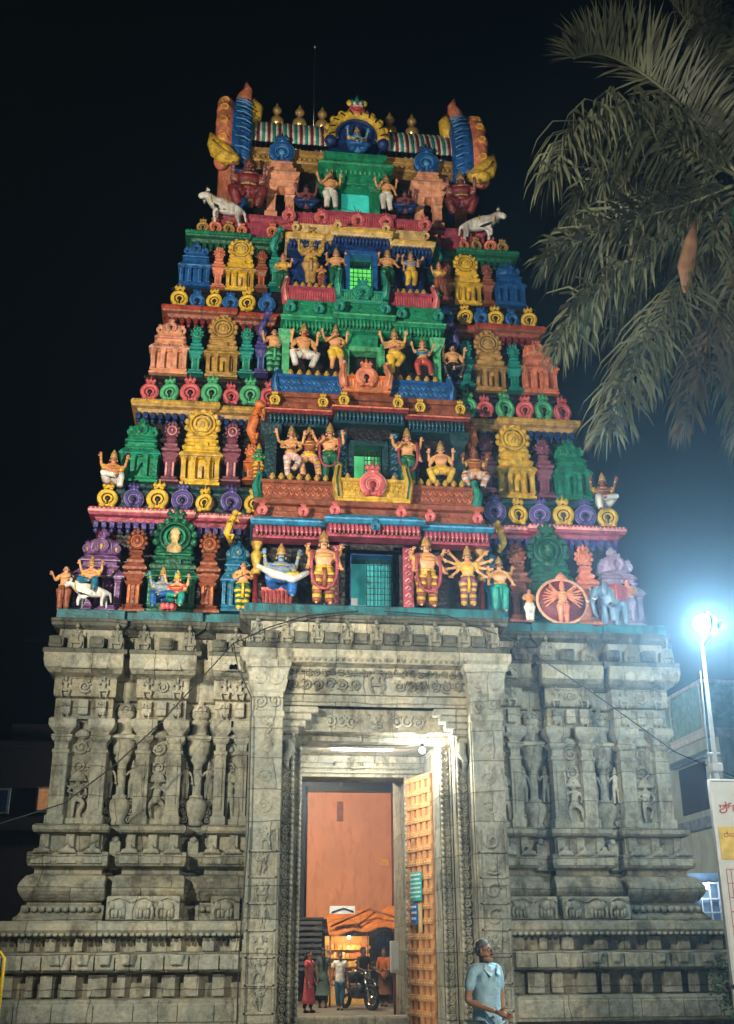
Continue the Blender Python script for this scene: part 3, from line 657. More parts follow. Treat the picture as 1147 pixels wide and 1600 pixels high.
def kuta(w, h, d):
    mb = MB(); hw = w/2; hd = d/2
    mb.loft(rect(0, 0, hw*.96, hd*.96), [(.02*w, 0), (.02*w, .03*h), (0, .035*h), (-.03*w, .05*h), (.01*w, .06*h), (.01*w, .075*h), (-.13*w, .08*h), (-.13*w, .36*h)])
    for q in (-.82, -.32, .32, .82): pil(mb, q*hw, -hd*.86, w*.105, .08*h, .37*h)
    for q in (-.4, .4): pil(mb, -hw*.84, q*hd, w*.1, .08*h, .37*h); pil(mb, hw*.84, q*hd, w*.1, .08*h, .37*h)
    kapota(mb, hw*.86, hd*.86, .36*h, .47*h, .1*w)
    mb.loft(rect(0, 0, hw*.74, hd*.74), [(0, .46*h), (0, .49*h), (.04*w, .5*h), (.04*w, .52*h), (-.02*w, .53*h), (-.02*w, .57*h)])
    for q in (-.5, 0, .5): nasi(mb, q*hw*1.2, -hd*1.0, .435*h, w*.07, False)
    kapota(mb, hw*.64, hd*.64, .56*h, .64*h, .09*w)
    mb.lathe((0, 0, 0), [(.27*w, .62*h), (.25*w, .66*h), (.3*w, .67*h)], 8, d/w)
    mb.lathe((0, 0, 0), [(.3*w, .66*h), (.38*w, .68*h), (.385*w, .71*h), (.36*w, .75*h), (.34*w, .8*h), (.25*w, .85*h), (.12*w, .885*h), (.09*w, .9*h), (.13*w, .92*h), (.12*w, .95*h), (.05*w, .965*h), (.06*w, .98*h), (.01*w, h)], 16, d/w)
    for q in range(-2, 3):
        a = q*.62; x = sin(a)*.36*w; y = -cos(a)*.36*d
        mb.m = 1; mb.tube([(x, y, .7*h), (x*.95, y*.95, .78*h), (x*.66, y*.66, .85*h)], w*.02, 4); mb.m = 0
    nasi(mb, 0, -.4*d, .745*h, w*.15, True); nasi(mb, -.3*w, -.24*d, .73*h, w*.1, True); nasi(mb, .3*w, -.24*d, .73*h, w*.1, True)
    return mb
def panjara(w, h, d, bust=False, petals=11):
    mb = MB(); hw = w/2; hd = d/2
    mb.loft(rect(0, 0, hw*.95, hd), [(.02*w, 0), (.03*w, .01*h), (.03*w, .03*h), (0, .035*h), (-.03*w, .045*h), (.0, .055*h), (.0, .07*h), (-.15*w, .075*h), (-.15*w, .33*h)])
    for q in (-.84, -.36, .36, .84): pil(mb, q*hw, -hd*.9, w*.11, .07*h, .33*h)
    mb.m = 1; mb.box(-w*.05, w*.05, -hd*.93, -hd*.5, .09*h, .24*h, 0); mb.m = 0
    kapota(mb, hw*.9, hd*.9, .325*h, .415*h, .11*w)
    mb.loft(rect(0, 0, hw*.8, hd*.8), [(0, .41*h), (.07*w, .43*h), (.08*w, .46*h), (.02*w, .49*h), (-.03*w, .5*h), (-.03*w, .52*h), (.03*w, .53*h), (.02*w, .56*h), (-.1*w, .57*h)])
    mb.box(-w*.16, w*.16, -hd*1.1, 0, .42*h, .52*h, .01)
    kapota(mb, hw*.5, hd*.7, .555*h, .62*h, .1*w)
    r = w*.44; cz = .765*h; y = -hd*.55
    mb.lathe((0, y+.12*w, cz), [(r*.8, -.1*w), (r*.88, 0), (r*.8, .06*w), (r*.5, .1*w)], 20, 1, 'y')
    for i in range(petals):
        a = -pi*.22+(pi*1.44)*i/(petals-1); mb.ball((r*.9*cos(a), y+.05*w, cz+r*.9*sin(a)), (r*.21, .07*w, r*.21), 8, 6)
        mb.m = 1; mb.ball((r*.95*cos(a), y-.02*w, cz+r*.95*sin(a)), (r*.1, .03*w, r*.1), 6, 4); mb.m = 0
    n = 20
    for rr, t in ((.7, .07), (.46, .08)):
        mb.m = 1 if rr < .6 else 0; mb.tube([(r*rr*cos(2*pi*i/n), y-.03*w, cz+r*rr*sin(2*pi*i/n)) for i in range(n)], r*t, 5, True)
    mb.m = 0
    for s_ in (-1, 1): mb.ball((s_*r*.66, y, cz-r*.78), (r*.3, .1*w, r*.2), 8, 5)
    if bust: mb.m = 2; mb.lathe((0, y-.06*w, cz-r*1.05), [(r*.14, 0), (r*.34, r*.25), (r*.36, r*.5), (r*.18, r*.68), (r*.14, r*.8), (r*.22, r*.95), (r*.2, r*1.15), (r*.26, r*1.2), (r*.2, r*1.35), (r*.05, r*1.5)], 12, .5); mb.m = 0
    else: mb.m = 0; mb.plate([(-r*.3, cz-r*.5), (r*.3, cz-r*.5), (r*.34, cz+r*.1), (0, cz+r*.4), (-r*.34, cz+r*.1)], y-.06*w, y, .02*w); mb.m = 1; mb.ball((0, y-.1*w, cz-r*.1), (r*.14, .04*w, r*.2), 8, 5); mb.m = 0
    mb.box(-r*.3, r*.3, y, y+.12*w, cz+r*.95, cz+r*1.2, .01)
    for q, hh in ((-.32, .3), (0, .5), (.32, .3)): mb.lathe((q*r, y+.06*w, cz+r*1.15), [(r*.14, 0), (r*.18, .1*r), (r*.04, hh*r)], 7)
    return mb
def slim(w, h, d):
    mb = MB(); hw = w/2; hd = d/2
    mb.loft(rect(0, 0, hw, hd), [(.06*w, 0), (.08*w, .02*h), (.02*w, .04*h), (-.1*w, .06*h), (-.02*w, .08*h), (-.22*w, .09*h), (-.22*w, .33*h)])
    for q in (-.2, 0, .2): mb.m = 1 if q else 0; mb.box(q*w-.05*w, q*w+.05*w, -hd*.62, -hd*.3, .1*h, .3*h, 0)
    mb.m = 0
    mb.loft(rect(0, 0, hw*.6, hd*.6), [(0, .3*h), (.12*w, .33*h), (0, .345*h), (.05*w, .36*h), (.2*w, .4*h), (.2*w, .42*h), (.0, .43*h), (.0, .445*h), (.22*w, .455*h), (.24*w, .48*h), (.1*w, .52*h), (-.05*w, .53*h)])
    nasi(mb, 0, -hd*.95, .485*h, w*.16, False)
    mb.loft(rect(0, 0, hw*.5, hd*.5), [(0, .52*h), (.12*w, .54*h), (.14*w, .565*h), (0, .6*h), (-.05*w, .62*h), (.08*w, .64*h), (.02*w, .66*h), (0, .68*h)])
    r = w*.42; cz = .79*h; y = -hd*.3
    mb.lathe((0, y+.14*w, cz), [(r*.7, -.1*w), (r*.95, 0), (r*.8, .08*w), (r*.4, .12*w)], 14, 1, 'y')
    for i in range(9):
        a = -pi*.25+pi*1.5*i/8; mb.ball((r*.95*cos(a), y+.06*w, cz+r*1.05*sin(a)), (r*.24, .08*w, r*.24), 7, 5)
    n = 14; mb.m = 1; mb.tube([(r*.62*cos(2*pi*i/n), y, cz+r*.68*sin(2*pi*i/n)) for i in range(n)], r*.09, 4, True)
    mb.m = 0; mb.ball((0, y, cz), (r*.32, .1*w, r*.42), 8, 6); mb.m = 1; mb.ball((0, y-.08*w, cz), (r*.12, .04*w, r*.2), 6, 4); mb.m = 0
    for q, hh in ((-.4, .35), (0, .6), (.4, .35)): mb.lathe((q*r, y+.06*w, cz+r*1.05), [(r*.16, 0), (r*.22, .12*r), (r*.04, hh*r)], 6)
    return mb
HI = dict(blue='lblue', green='teal', dgreen='green', teal='lgreen', yellow='cream', tan='gold', peach='lpink', orange='peach', plum='lpink', purple='lav', brown='orange', coral='peach', violet='lblue', cyan='lblue', red='peach', pink='lpink', lpink='peach')
# ------------------------------------------------------------------ tiers
def wing_ledge(mb, hw, y, z, steps=True):
    pl = [(-hw, YB-.3), (-hw, y), (-hw*.62, y), (-hw*.62, y+.14), (-1.6, y+.14)] if steps else [(-hw, YB-.3), (-hw, y), (0, y)]
    for p_ in (pl+mir(pl),) if steps else (pl[:-1]+mir(pl)[1:],):
        mb.m = 0; mb.sweep(p_, [(-.5, z-.3), (-.16, z-.28), (-.12, z-.2), (-.02, z-.18), (0, z-.15), (0, z-.03), (-.03, z), (-1.4, z)])
        mb.m = 1; mb.sweep(p_, [(.0, z-.12), (.012, z-.115), (.012, z-.07), (0, z-.06)])
    mb.m = 1; x = -hw+.05
    while x < hw:
        if abs(x) > 1.6: mb.ball((x, y-.005+(.14 if steps and abs(x) < hw*.62 else 0), z-.045), (.022, .02, .022), 5, 4)
        x += .085
    mb.m = 2; x = -hw+.15
    while x < hw-.1:
        if abs(x) > 1.9: mb.box(x-.045, x+.045, y+.13+(.14 if abs(x) < hw*.62 else 0), y+.3, z-.42, z-.27, .01); mb.ball((x, y+.17+(.14 if abs(x) < hw*.62 else 0), z-.47), (.045, .045, .055), 6, 4)
        x += .16
    mb.m = 0
TI = [  # z floor, z ledge top, wall half width, wall y, ledge half width, ledge y
 (7.49, 9.92, 5.1, 1.3, 5.62, .9), (9.92, 12.78, 4.75, 1.95, 5.04, 1.6), (12.78, 15.6, 4.3, 2.55, 4.6, 2.2), (15.6, 18.17, 3.95, 3.1, 4.22, 2.8)]
LC = [('dpink', 'lpink', 'violet'), ('tan', 'gold', 'dblue'), ('brown', 'red', 'maroon'), ('dgreen', 'green', 'dgreen')]
tiers = []
for k, (z0, z1, hw, yw, lh, ly) in enumerate(TI):
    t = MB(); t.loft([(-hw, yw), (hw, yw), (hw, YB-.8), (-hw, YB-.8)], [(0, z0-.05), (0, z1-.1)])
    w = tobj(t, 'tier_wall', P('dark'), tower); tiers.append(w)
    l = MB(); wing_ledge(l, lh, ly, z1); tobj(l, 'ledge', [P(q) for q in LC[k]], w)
# plinths behind the horseshoe rows
for k, (hw, y, z0, z1, c) in enumerate(((5.2, 1.15, 9.9, 10.55, 'cyan'), (4.75, 1.8, 12.7, 13.45, 'tan'), (4.35, 2.45, 15.5, 16.2, 'dblue'))):
    p = MB(); pl = [(-hw, YB-.5), (-hw, y), (0, y)]
    for q in (pl[:-1]+mir(pl)[1:],): p.sweep(q, [(0, z0), (0, z1-.16), (.08, z1-.12), (.08, z1-.05), (.02, z1), (-1, z1)])
    tobj(p, 'plinth', P(('night_teal', 'dark', 'dark')[k]), tiers[k+1])
# shrines: (kind, colour left, colour right - duller ones have dimmer lamplight painted in, px, py bottom, py top, px width)
SH = [
 (0, .62, [('kuta', 'purple', 'lav', 148, 955, 815, 78), ('slim', 'brown', 'coral', 205, 955, 812, 36), ('panjb', 'dgreen', 'dgreen', 265, 955, 797, 78), ('slim', 'brown', 'brown', 322, 957, 818, 36), ('kuta', 'cyan', 'cyan', 368, 955, 830, 48)]),
 (1, 1.5, [('kuta', 'green', 'green', 215, 752, 640, 62), ('slim', 'plum', 'plum', 263, 752, 647, 27), ('panj', 'yellow', 'yellow', 311, 755, 627, 63), ('slim', 'plum', 'plum', 360, 752, 650, 27), ('slim', 'orange', 'brown', 392, 750, 690, 24)]),
 (2, 2.1, [('kuta', 'peach', 'coral', 262, 583, 483, 60), ('slim', 'teal', 'teal', 304, 583, 500, 23), ('panj', 'tan', 'tan', 345, 586, 483, 51), ('slim', 'teal', 'teal', 384, 583, 503, 22), ('slim', 'violet', 'dblue', 407, 583, 495, 20)]),
 (3, 2.72, [('kuta', 'blue', 'blue', 303, 446, 365, 50), ('slim', 'coral', 'brown', 340, 448, 377, 20), ('panj', 'yellow', 'yellow', 374, 451, 362, 45), ('slim', 'brown', 'brown', 408, 450, 383, 18), ('slim', 'teal', 'teal', 430, 447, 366, 20)])]
for k, y, lst in SH:
    for kind, cl, cr, px, pb, ptp, pw in lst:
        a = at(px, pb, y); b = at(px, ptp, y); x = a.x; h = b.z-a.z; w = at(px+pw/2, pb, y).x-at(px-pw/2, pb, y).x
        d = min(w*.8, .75)
        mb = kuta(w, h, d) if kind == 'kuta' else slim(w, h, d*.9) if kind == 'slim' else panjara(w, h, d*.75, kind == 'panjb')
        for s_, c in ((-1, cl), (1, cr)):
            mats = [P(c), P(HI.get(c, 'cream')), P('cream' if kind == 'panjb' else 'gold' if kind == 'kuta' and k == 0 else 'dark')]
            if s_ < 0: o = mb.build('miniature_shrine' if kind != 'slim' else 'shrine_pillar', mats, tiers[k]); me0 = o.data
            else:
                me = me0.copy(); me.materials.clear()
                for q in mats: me.materials.append(q)
                o = bpy.data.objects.new('miniature_shrine' if kind != 'slim' else 'shrine_pillar', me); COL.objects.link(o); o.parent = tiers[k]
            o.location = (x*-s_ if x < 0 else x*s_, y+d/2, a.z)
# horseshoe rows
NS = [(1, 1.02, 795, [('yellow', 167, 38), ('violet', 207, 36), ('yellow', 245, 38), ('violet', 285, 36), ('yellow', 320, 34), ('violet', 359, 38), ('yellow', 397, 36)], 38),
      (2, 1.72, 620, [('pink', 232, 34), ('lgreen', 265, 34), ('pink', 297, 34), ('lgreen', 330, 36), ('pink', 362, 30), ('lgreen', 391, 36), ('pink', 420, 32)], 35),
      (3, 2.35, 473, [('yellow', 279, 29), ('blue', 307, 28), ('yellow', 335, 29), ('blue', 360, 28), ('yellow', 386, 29), ('blue', 418, 28)], 29),
      (4, 2.95, 351, [('tan', 316, 21), ('coral', 337, 22), ('tan', 358, 21), ('coral', 378, 18), ('coral', 427, 22), ('tan', 447, 20)], 21)]
NM = {}
tops = []
for k, y, py, lst, sz in NS:
    for c, px, w in lst:
        a = at(px, py, y); ww = (at(px+w/2, py, y).x-at(px-w/2, py, y).x); r = ww*.47
        key = (c, round(r, 2), k)
        if key not in NM:
            mb = MB(); nasi(mb, 0, 0, r*1.0, r, True); line = {'yellow': 'dark', 'tan': 'dark', 'pink': 'maroon', 'coral': 'maroon', 'lgreen': 'dgreen', 'violet': 'lav', 'blue': 'lblue'}[c]
            NM[key] = mb.build('horseshoe_ornament', [P(c), P(line), P('dark')], tiers[min(k, 3)]); src = NM[key]; first = True
        else: first = False
        for s_ in (-1, 1):
            o = NM[key] if first and s_ < 0 else copy(NM[key], tiers[min(k, 3)])
            zt = {1: 9.92, 2: 12.78, 3: 15.6, 4: 18.17}[k]
            q_ = rnd.uniform(.93, 1.08); o.scale = (q_, 1, q_*rnd.uniform(.95, 1.05)); o.rotation_euler = (0, rnd.uniform(-.05, .05), rnd.uniform(-.3, .3)+(.5*s_ if k*7 % 5 == 2 and w < 35 else 0))
            o.location = (a.x*-s_+rnd.uniform(-.02, .02), y-.02, zt); o.parent = tiers[min(k, 3)]
# ------------------------------------------------------------------ central bays
def scales(mb, x0, x1, y, z0, z1, n=None, out=.22):
    "drooping eave of overlapping scales"
    n = n or max(3, round((x1-x0)/.085)); w = (x1-x0)/n
    for i in range(n):
        c_ = x0+(i+.5)*w
        mb.m = 0; mb.tube([(c_+w*.2, y+out*.9, z0), (c_, y+out*.2, z0+(z1-z0)*.35), (c_-w*.1, y, z1)], [w*.4, w*.5, w*.42], 6)
        mb.m = 1; mb.tube([(c_+w*.2, y+out*.75, z0), (c_, y+out*.0, z0+(z1-z0)*.35)], [w*.16, w*.18], 5)
    mb.m = 0; mb.box(x0-.03, x1+.03, y+out*.7, y+.5, z0-.04, z1, 0)
def roofpiece(t, x0, x1, y, z, th, cols, kap, name='eave'):
    mb = MB(); mb.box(x0, x1, y-.02, y+.9, z-th, z, .02); mb.m = 1; mb.box(x0-.01, x1+.01, y-.035, y+.1, z-th*.45, z-th*.2, 0)
    mb.m = 0; mb.box(x0+.06, x1-.06, y+.08, y+.9, z, z+th*.5, .02); mb.box(x0+.12, x1-.12, y+.2, y+.9, z+th*.5, z+th*.9, .02)
    tobj(mb, name, [P(cols[0]), P(cols[1])], t)
    k = MB(); scales(k, x0+.08, x1-.08, y+.06, z-th-.15, z-th+.01); tobj(k, 'eave_scales', [P(kap[0]), P(kap[1])], t)
def window(t, hw, z0, z1, y, pane, emit, frame, bars=True, cx=0.03):
    f = MB()
    f.box(cx-hw-.12, cx-hw, y-.05, y+.25, z0-.02, z1+.12, .01); f.box(cx+hw, cx+hw+.12, y-.05, y+.25, z0-.02, z1+.12, .01); f.box(cx-hw, cx+hw, y-.05, y+.25, z1, z1+.12, .01)
    fo = tobj(f, 'window_frame', P(frame), t)
    p = MB(); p.box(cx-hw, cx+hw, y+.55, y+.6, z0-.05, z1+.02, 0); p.box(cx-hw-.02, cx-hw, y+.2, y+.6, z0, z1, 0); p.box(cx+hw, cx+hw+.02, y+.2, y+.6, z0, z1, 0)
    if not bars: p.box(cx-hw, cx+hw, y+.3, y+.31, z0, z1, 0)
    else: p.box(cx-hw, cx+hw*.9, y+.54, y+.55, z0+(z1-z0)*.62, z0+(z1-z0)*.66, 0)
    tobj(p, 'lit_recess', mat('lit_'+pane, {'teal': (.03, .35, .36), 'green': (.1, .55, .2), 'lime': (.12, .6, .12), 'sea': (.03, .45, .34), 'none': (.008, .008, .008)}[pane], .7, .1, 5, .45, 1.6, emit=emit), fo)
    if bars:
        b = MB()
        n = max(3, round(hw*2/.11))
        for i in range(n+1): x = cx-hw*.2+(hw*1.2)*i/n if pane != 'lime' else cx-hw+2*hw*i/n; b.box(x-.008, x+.008, y+.2, y+.215, z0, z1-.04, 0)
        m_ = max(3, round((z1-z0)/.12)); xa = cx-hw*.2 if pane != 'lime' else cx-hw
        for i in range(m_): z = z0+(z1-z0)*i/m_; b.box(xa, cx+hw, y+.19, y+.205, z-.006, z+.006, 0)
        tobj(b, 'grille', P('black'), fo)
def parapet_wall(t, x0, x1, y, z0, z1, c, hi, lattice=True, feet=True):
    mb = MB(); h = z1-z0
    mb.loft([(x0, y), (x1, y), (x1, y+.6), (x0, y+.6)], [(.08, z0), (.1, z0+.02), (.1, z0+h*.14), (.05, z0+h*.17), (.05, z0+h*.3), (0, z0+h*.34), (0, z0+h*.84), (.05, z0+h*.88), (.05, z1-.01), (.03, z1)])
    mb.m = 1; mb.box(x0-.1, x1+.1, y-.115, y-.09, z0+h*.06, z0+h*.1, 0); mb.box(x0-.05, x1+.05, y-.062, y-.04, z0+h*.22, z0+h*.26, 0)
    if lattice:
        n = round((x1-x0)/.11)
        for i in range(n):
            for j in (0, 1):
                cx_ = x0+(i+.5+j*.5)*(x1-x0)/n
                if cx_ > x1-.03: continue
                z = z0+h*(.48+.22*j); mb.tube([(cx_-.045, y-.01, z+.05), (cx_, y-.02, z-.03), (cx_+.045, y-.01, z+.05)], .017, 4)
    else:
        n = round((x1-x0)/.06)
        for i in range(n): cx_ = x0+(i+.5)*(x1-x0)/n; mb.box(cx_-.012, cx_+.012, y-.02, y, z0+h*.4, z0+h*.78, 0)
    mb.m = 0
    tobj(mb, 'parapet', [P(c), P(hi)], t)
def endscroll(t, x, y, z0, z1, c, hi, s_):
    mb = MB(); mb.tube([(x, y-.1, z0), (x+s_*.05, y-.12, z0+(z1-z0)*.5), (x, y-.06, z1-.05), (x-s_*.05, y, z1+.06)], [.1, .09, .07, .04], 8); mb.m = 1; mb.tube([(x, y-.2, z0+.02), (x+s_*.05, y-.22, z0+(z1-z0)*.5), (x, y-.13, z1-.05)], .02, 5)
    mb.ball((x, y-.02, z1+.06), .05, 8, 5); tobj(mb, 'end_scroll', [P(c), P(hi)], t)
potm = MB(); potm.lathe((0, 0, 0), [(.05, 0), (.055, .02), (.03, .04), (.062, .08), (.066, .11), (.04, .145), (.045, .155), (.01, .2)], 10)
pot0 = [None]
def pots(t, x0, x1, n, y, z, c='gold', s=1.0):
    for i in range(n):
        x = x0+(x1-x0)*i/max(1, n-1)
        if pot0[0] is None: o = potm.build('pot_finial', P('gold'), t); pot0[0] = o
        else: o = copy(pot0[0], t)
        o.location = (x, y, z); o.scale = (s, s, s)
def small_nasi(t, x, y, z, r, c, line='dark', name='horseshoe_ornament', dark='dark'):
    mb = MB(); nasi(mb, 0, 0, r, r, True); o = mb.build(name, [P(c), P(line), P(dark)], t); o.location = (x, y, z); return o
def jamb(t, x, y, z0, z1, w, c, hi):
    mb = MB(); mb.box(x-w/2, x+w/2, y, y+.3, z0, z1, .01); mb.m = 1; z = z0+.08; k = 0
    while z < z1-.06: mb.tube([(x-w*.3, y-.01, z), (x, y-.02, z+w*.3), (x+w*.3, y-.01, z), (x, y-.02, z-w*.1)], w*.09, 4); z += w*.75; k += 1
    tobj(mb, 'jamb', [P(c), P(hi)], t)
def backwall(t, hw, y, z0, z1, c='dark', yb=3.5):
    mb = MB(); mb.box(-hw, hw, y, max(yb, y+.6), z0, z1, 0); tobj(mb, 'recess_wall', P(c), t)
# tier 1 (above the stone)
t = tiers[0]
for s_ in (-1, 1):
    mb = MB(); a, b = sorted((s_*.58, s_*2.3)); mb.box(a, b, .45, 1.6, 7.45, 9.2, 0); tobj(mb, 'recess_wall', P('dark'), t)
    jamb(t, s_*.73, -.12, 7.5, 8.88, .2, 'dpink', 'lpink')
    mb = MB(); mb.lathe((s_*2.22, .1, 0), [(.09, 8.3), (.1, 8.38), (.05, 8.44), (.09, 8.55), (.12, 8.7), (.05, 8.8), (.12, 8.92), (.1, 9.0)], 10); m2_ = MB(); m2_.lathe((s_*2.22, .1, 0), [(.08, 7.5), (.08, 7.6), (.05, 7.65), (.05, 8.31)], 10); tobj(m2_, 'column_shaft', P('maroon'), t); tobj(mb, 'column', P('gold' if s_ < 0 else 'tan'), t)
mb = MB(); mb.box(-.62, -.4, -.05, 1.4, 7.5, 8.9, 0); mb.box(.44, .66, -.05, 1.4, 7.5, 8.9, 0); mb.box(-.62, .66, -.05, 1.4, 8.74, 8.95, 0); tobj(mb, 'door_surround', P('dark'), t)
window(t, .41, 7.52, 8.72, -.0, 'teal', .34, 'dblue')
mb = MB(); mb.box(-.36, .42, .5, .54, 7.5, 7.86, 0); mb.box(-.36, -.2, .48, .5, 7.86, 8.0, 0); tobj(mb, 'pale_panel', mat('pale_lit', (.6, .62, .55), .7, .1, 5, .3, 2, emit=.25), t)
roofpiece(t, -2.36, -.9, -.42, 9.27, .13, ('cyan', 'lblue'), ('dpink', 'lpink')); roofpiece(t, .95, 2.4, -.42, 9.27, .13, ('cyan', 'lblue'), ('dpink', 'lpink')); roofpiece(t, -.95, 1.0, -.6, 9.3, .14, ('cyan', 'lblue'), ('dpink', 'lpink'))
mb = MB(); mb.box(-2.3, 2.3, -.15, 2.2, 9.3, 9.55, .02); mb.box(-2.2, 2.2, -.0, 2.2, 9.55, 9.72, .02); mb.box(-2.3, 2.3, -.1, 2.2, 9.72, 9.84, .02); tobj(mb, 'cornice', P('brown'), t)
for x in (-2.15, -1.35, -.75, .55, 1.15, 2.1): small_nasi(t, x, -.36 if abs(x) > 1 else -.52, 9.36, .1, 'pink', 'lpink', dark='maroon')
small_nasi(t, .02, -.68, 9.0, .09, 'cyan', 'lblue', 'pendant')
# tier 2
t = tiers[1]
parapet_wall(t, -2.15, -.62, .42, 9.86, 10.45, 'brown', 'coral'); parapet_wall(t, .74, 2.2, .42, 9.86, 10.45, 'brown', 'coral'); parapet_wall(t, -.6, .72, .12, 9.86, 10.42, 'gold', 'yellow')
for x, s_ in ((-.62, -1), (.76, 1)): endscroll(t, x, .2, 9.95, 10.72, 'gold', 'dgreen', s_)
for x, s_ in ((-2.22, -1), (2.26, 1)): endscroll(t, x, .5, 10.0, 10.55, 'teal', 'green', s_)
small_nasi(t, .06, .0, 9.98, .27, 'pink', 'lpink', dark='maroon')
pots(t, -1.95, -.85, 7, .5, 10.45); pots(t, .95, 2.0, 7, .5, 10.45); pots(t, -.42, .54, 3, .3, 10.42)
for s_ in (-1, 1):
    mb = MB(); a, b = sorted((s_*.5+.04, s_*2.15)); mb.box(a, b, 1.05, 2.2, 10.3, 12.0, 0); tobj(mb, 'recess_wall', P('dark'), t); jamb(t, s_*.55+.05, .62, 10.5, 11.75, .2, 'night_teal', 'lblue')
    mb = MB(); mb.loft(rect(s_*2.0, .75, .12, .1), [(.04, 10.45), (0, 10.6), (0, 11.5), (.08, 11.6), (.1, 11.8)]); tobj(mb, 'column', P('night_teal'), t)
mb = MB(); mb.box(-.45, -.25, .7, 2.2, 10.4, 11.6, 0); mb.box(.35, .55, .7, 2.2, 10.4, 11.6, 0); mb.box(-.45, .55, .7, 2.2, 11.46, 11.85, 0); tobj(mb, 'door_surround', P('dark'), t)
window(t, .3, 10.5, 11.42, .7, 'green', .9, 'night_teal', cx=.05)
roofpiece(t, -2.15, -.72, .42, 12.1, .12, ('maroon', 'coral'), ('night_teal', 'lblue')); roofpiece(t, .8, 2.2, .42, 12.1, .12, ('maroon', 'coral'), ('night_teal', 'lblue')); roofpiece(t, -.75, .85, .26, 12.16, .13, ('maroon', 'coral'), ('night_teal', 'lblue'))
mb = MB(); mb.box(-2.05, 2.1, .6, 2.6, 12.15, 12.35, .02); mb.box(-1.95, 2.0, .7, 2.6, 12.35, 12.5, .02); mb.box(-2.05, 2.1, .65, 2.6, 12.5, 12.62, .02); tobj(mb, 'cornice', P('brown'), t)
for x in (-1.95, -.93, -.5, .65, 1.15, 2.02): small_nasi(t, x, .46 if abs(x) > .9 else .32, 12.18, .12, 'yellow', 'dark')
# tier 3
t = tiers[2]
parapet_wall(t, -1.85, -.42, 1.15, 12.66, 13.3, 'blue', 'lblue'); parapet_wall(t, .48, 1.9, 1.15, 12.66, 13.3, 'blue', 'lblue'); parapet_wall(t, -.4, .46, .85, 12.75, 13.2, 'orange', 'peach', False)
for x, s_ in ((-.44, -1), (.5, 1)): endscroll(t, x, .95, 12.9, 13.5, 'coral', 'peach', s_)
for x, s_ in ((-1.9, -1), (1.96, 1)): endscroll(t, x, 1.25, 12.8, 13.4, 'blue', 'lblue', s_)
small_nasi(t, .03, .76, 12.88, .24, 'coral', 'peach')
pots(t, -1.6, -.6, 6, 1.25, 13.3); pots(t, .65, 1.65, 6, 1.25, 13.3); pots(t, -.25, .3, 3, 1.1, 13.25, s=.8)
for s_ in (-1, 1):
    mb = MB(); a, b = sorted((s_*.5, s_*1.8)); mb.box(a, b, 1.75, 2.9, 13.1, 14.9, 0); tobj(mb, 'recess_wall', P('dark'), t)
    mb = MB(); mb.loft(rect(s_*1.72, 1.4, .08, .08), [(.03, 13.3), (0, 13.4), (0, 14.2), (.08, 14.35), (.1, 14.5)]); tobj(mb, 'column', P('lgreen'), t)
    jamb(t, s_*.44+.02, 1.3, 13.3, 14.3, .1, 'lgreen', 'green')
mb = MB(); mb.box(-.44, -.34, 1.32, 2.9, 13.2, 14.45, 0); mb.box(.36, .46, 1.32, 2.9, 13.2, 14.45, 0); mb.box(-.5, .52, 1.32, 2.9, 14.2, 14.6, 0); tobj(mb, 'door_surround', P('green'), t)
window(t, .32, 13.3, 14.1, 1.36, 'none', 0, 'lgreen', False)
roofpiece(t, -1.85, -.6, 1.12, 14.82, .14, ('green', 'lgreen'), ('green', 'lgreen')); roofpiece(t, .65, 1.9, 1.12, 14.82, .14, ('green', 'lgreen'), ('green', 'lgreen')); roofpiece(t, -.68, .72, .95, 14.85, .15, ('green', 'lgreen'), ('green', 'lgreen'))
mb = MB(); mb.box(-1.8, 1.85, 1.3, 3.2, 14.85, 15.2, .02); mb.box(-1.7, 1.75, 1.4, 3.2, 15.2, 15.4, .02); tobj(mb, 'cornice', P('green'), t)
for x in (-1.65, -1.0, -.55, .5, .9, 1.75): small_nasi(t, x, 1.16 if abs(x) > .7 else 1.0, 14.92, .12, 'teal', 'lgreen')
# tier 4
t = tiers[3]
parapet_wall(t, -1.68, -.5, 1.75, 15.42, 15.98, 'dpink', 'pink', False); parapet_wall(t, .55, 1.72, 1.75, 15.42, 15.98, 'dpink', 'pink', False); parapet_wall(t, -.48, .52, 1.5, 15.42, 15.8, 'teal', 'lgreen', False)
for x, s_ in ((-.5, -1), (.56, 1)): endscroll(t, x, 1.6, 15.6, 16.35, 'teal', 'lgreen', s_)
for x, s_ in ((-1.72, -1), (1.78, 1)): endscroll(t, x, 1.85, 15.5, 16.2, 'pink', 'lpink', s_)
small_nasi(t, .03, 1.42, 15.5, .22, 'teal', 'lgreen', dark='dgreen')
pots(t, -1.5, -.7, 6, 1.85, 15.98); pots(t, .75, 1.55, 6, 1.85, 15.98); pots(t, -.2, .26, 3, 1.62, 15.8, s=.7)
for s_ in (-1, 1):
    mb = MB(); a, b = sorted((s_*.32, s_*1.65)); mb.box(a, b, 2.3, 3.4, 15.8, 17.4, 0); tobj(mb, 'recess_wall', P('dblue'), t)
window(t, .27, 16.0, 16.95, 1.75, 'lime', 1.3, 'blue')
mb = MB(); mb.box(-.34, .4, 1.8, 3.4, 17.05, 17.45, 0); tobj(mb, 'door_surround', P('dblue'), t)
roofpiece(t, -1.78, -.66, 1.75, 17.5, .17, ('cream', 'yellow'), ('dblue', 'blue')); roofpiece(t, .72, 1.84, 1.75, 17.5, .17, ('cream', 'yellow'), ('dblue', 'blue')); roofpiece(t, -.72, .78, 1.58, 17.6, .2, ('cream', 'yellow'), ('dblue', 'blue'))
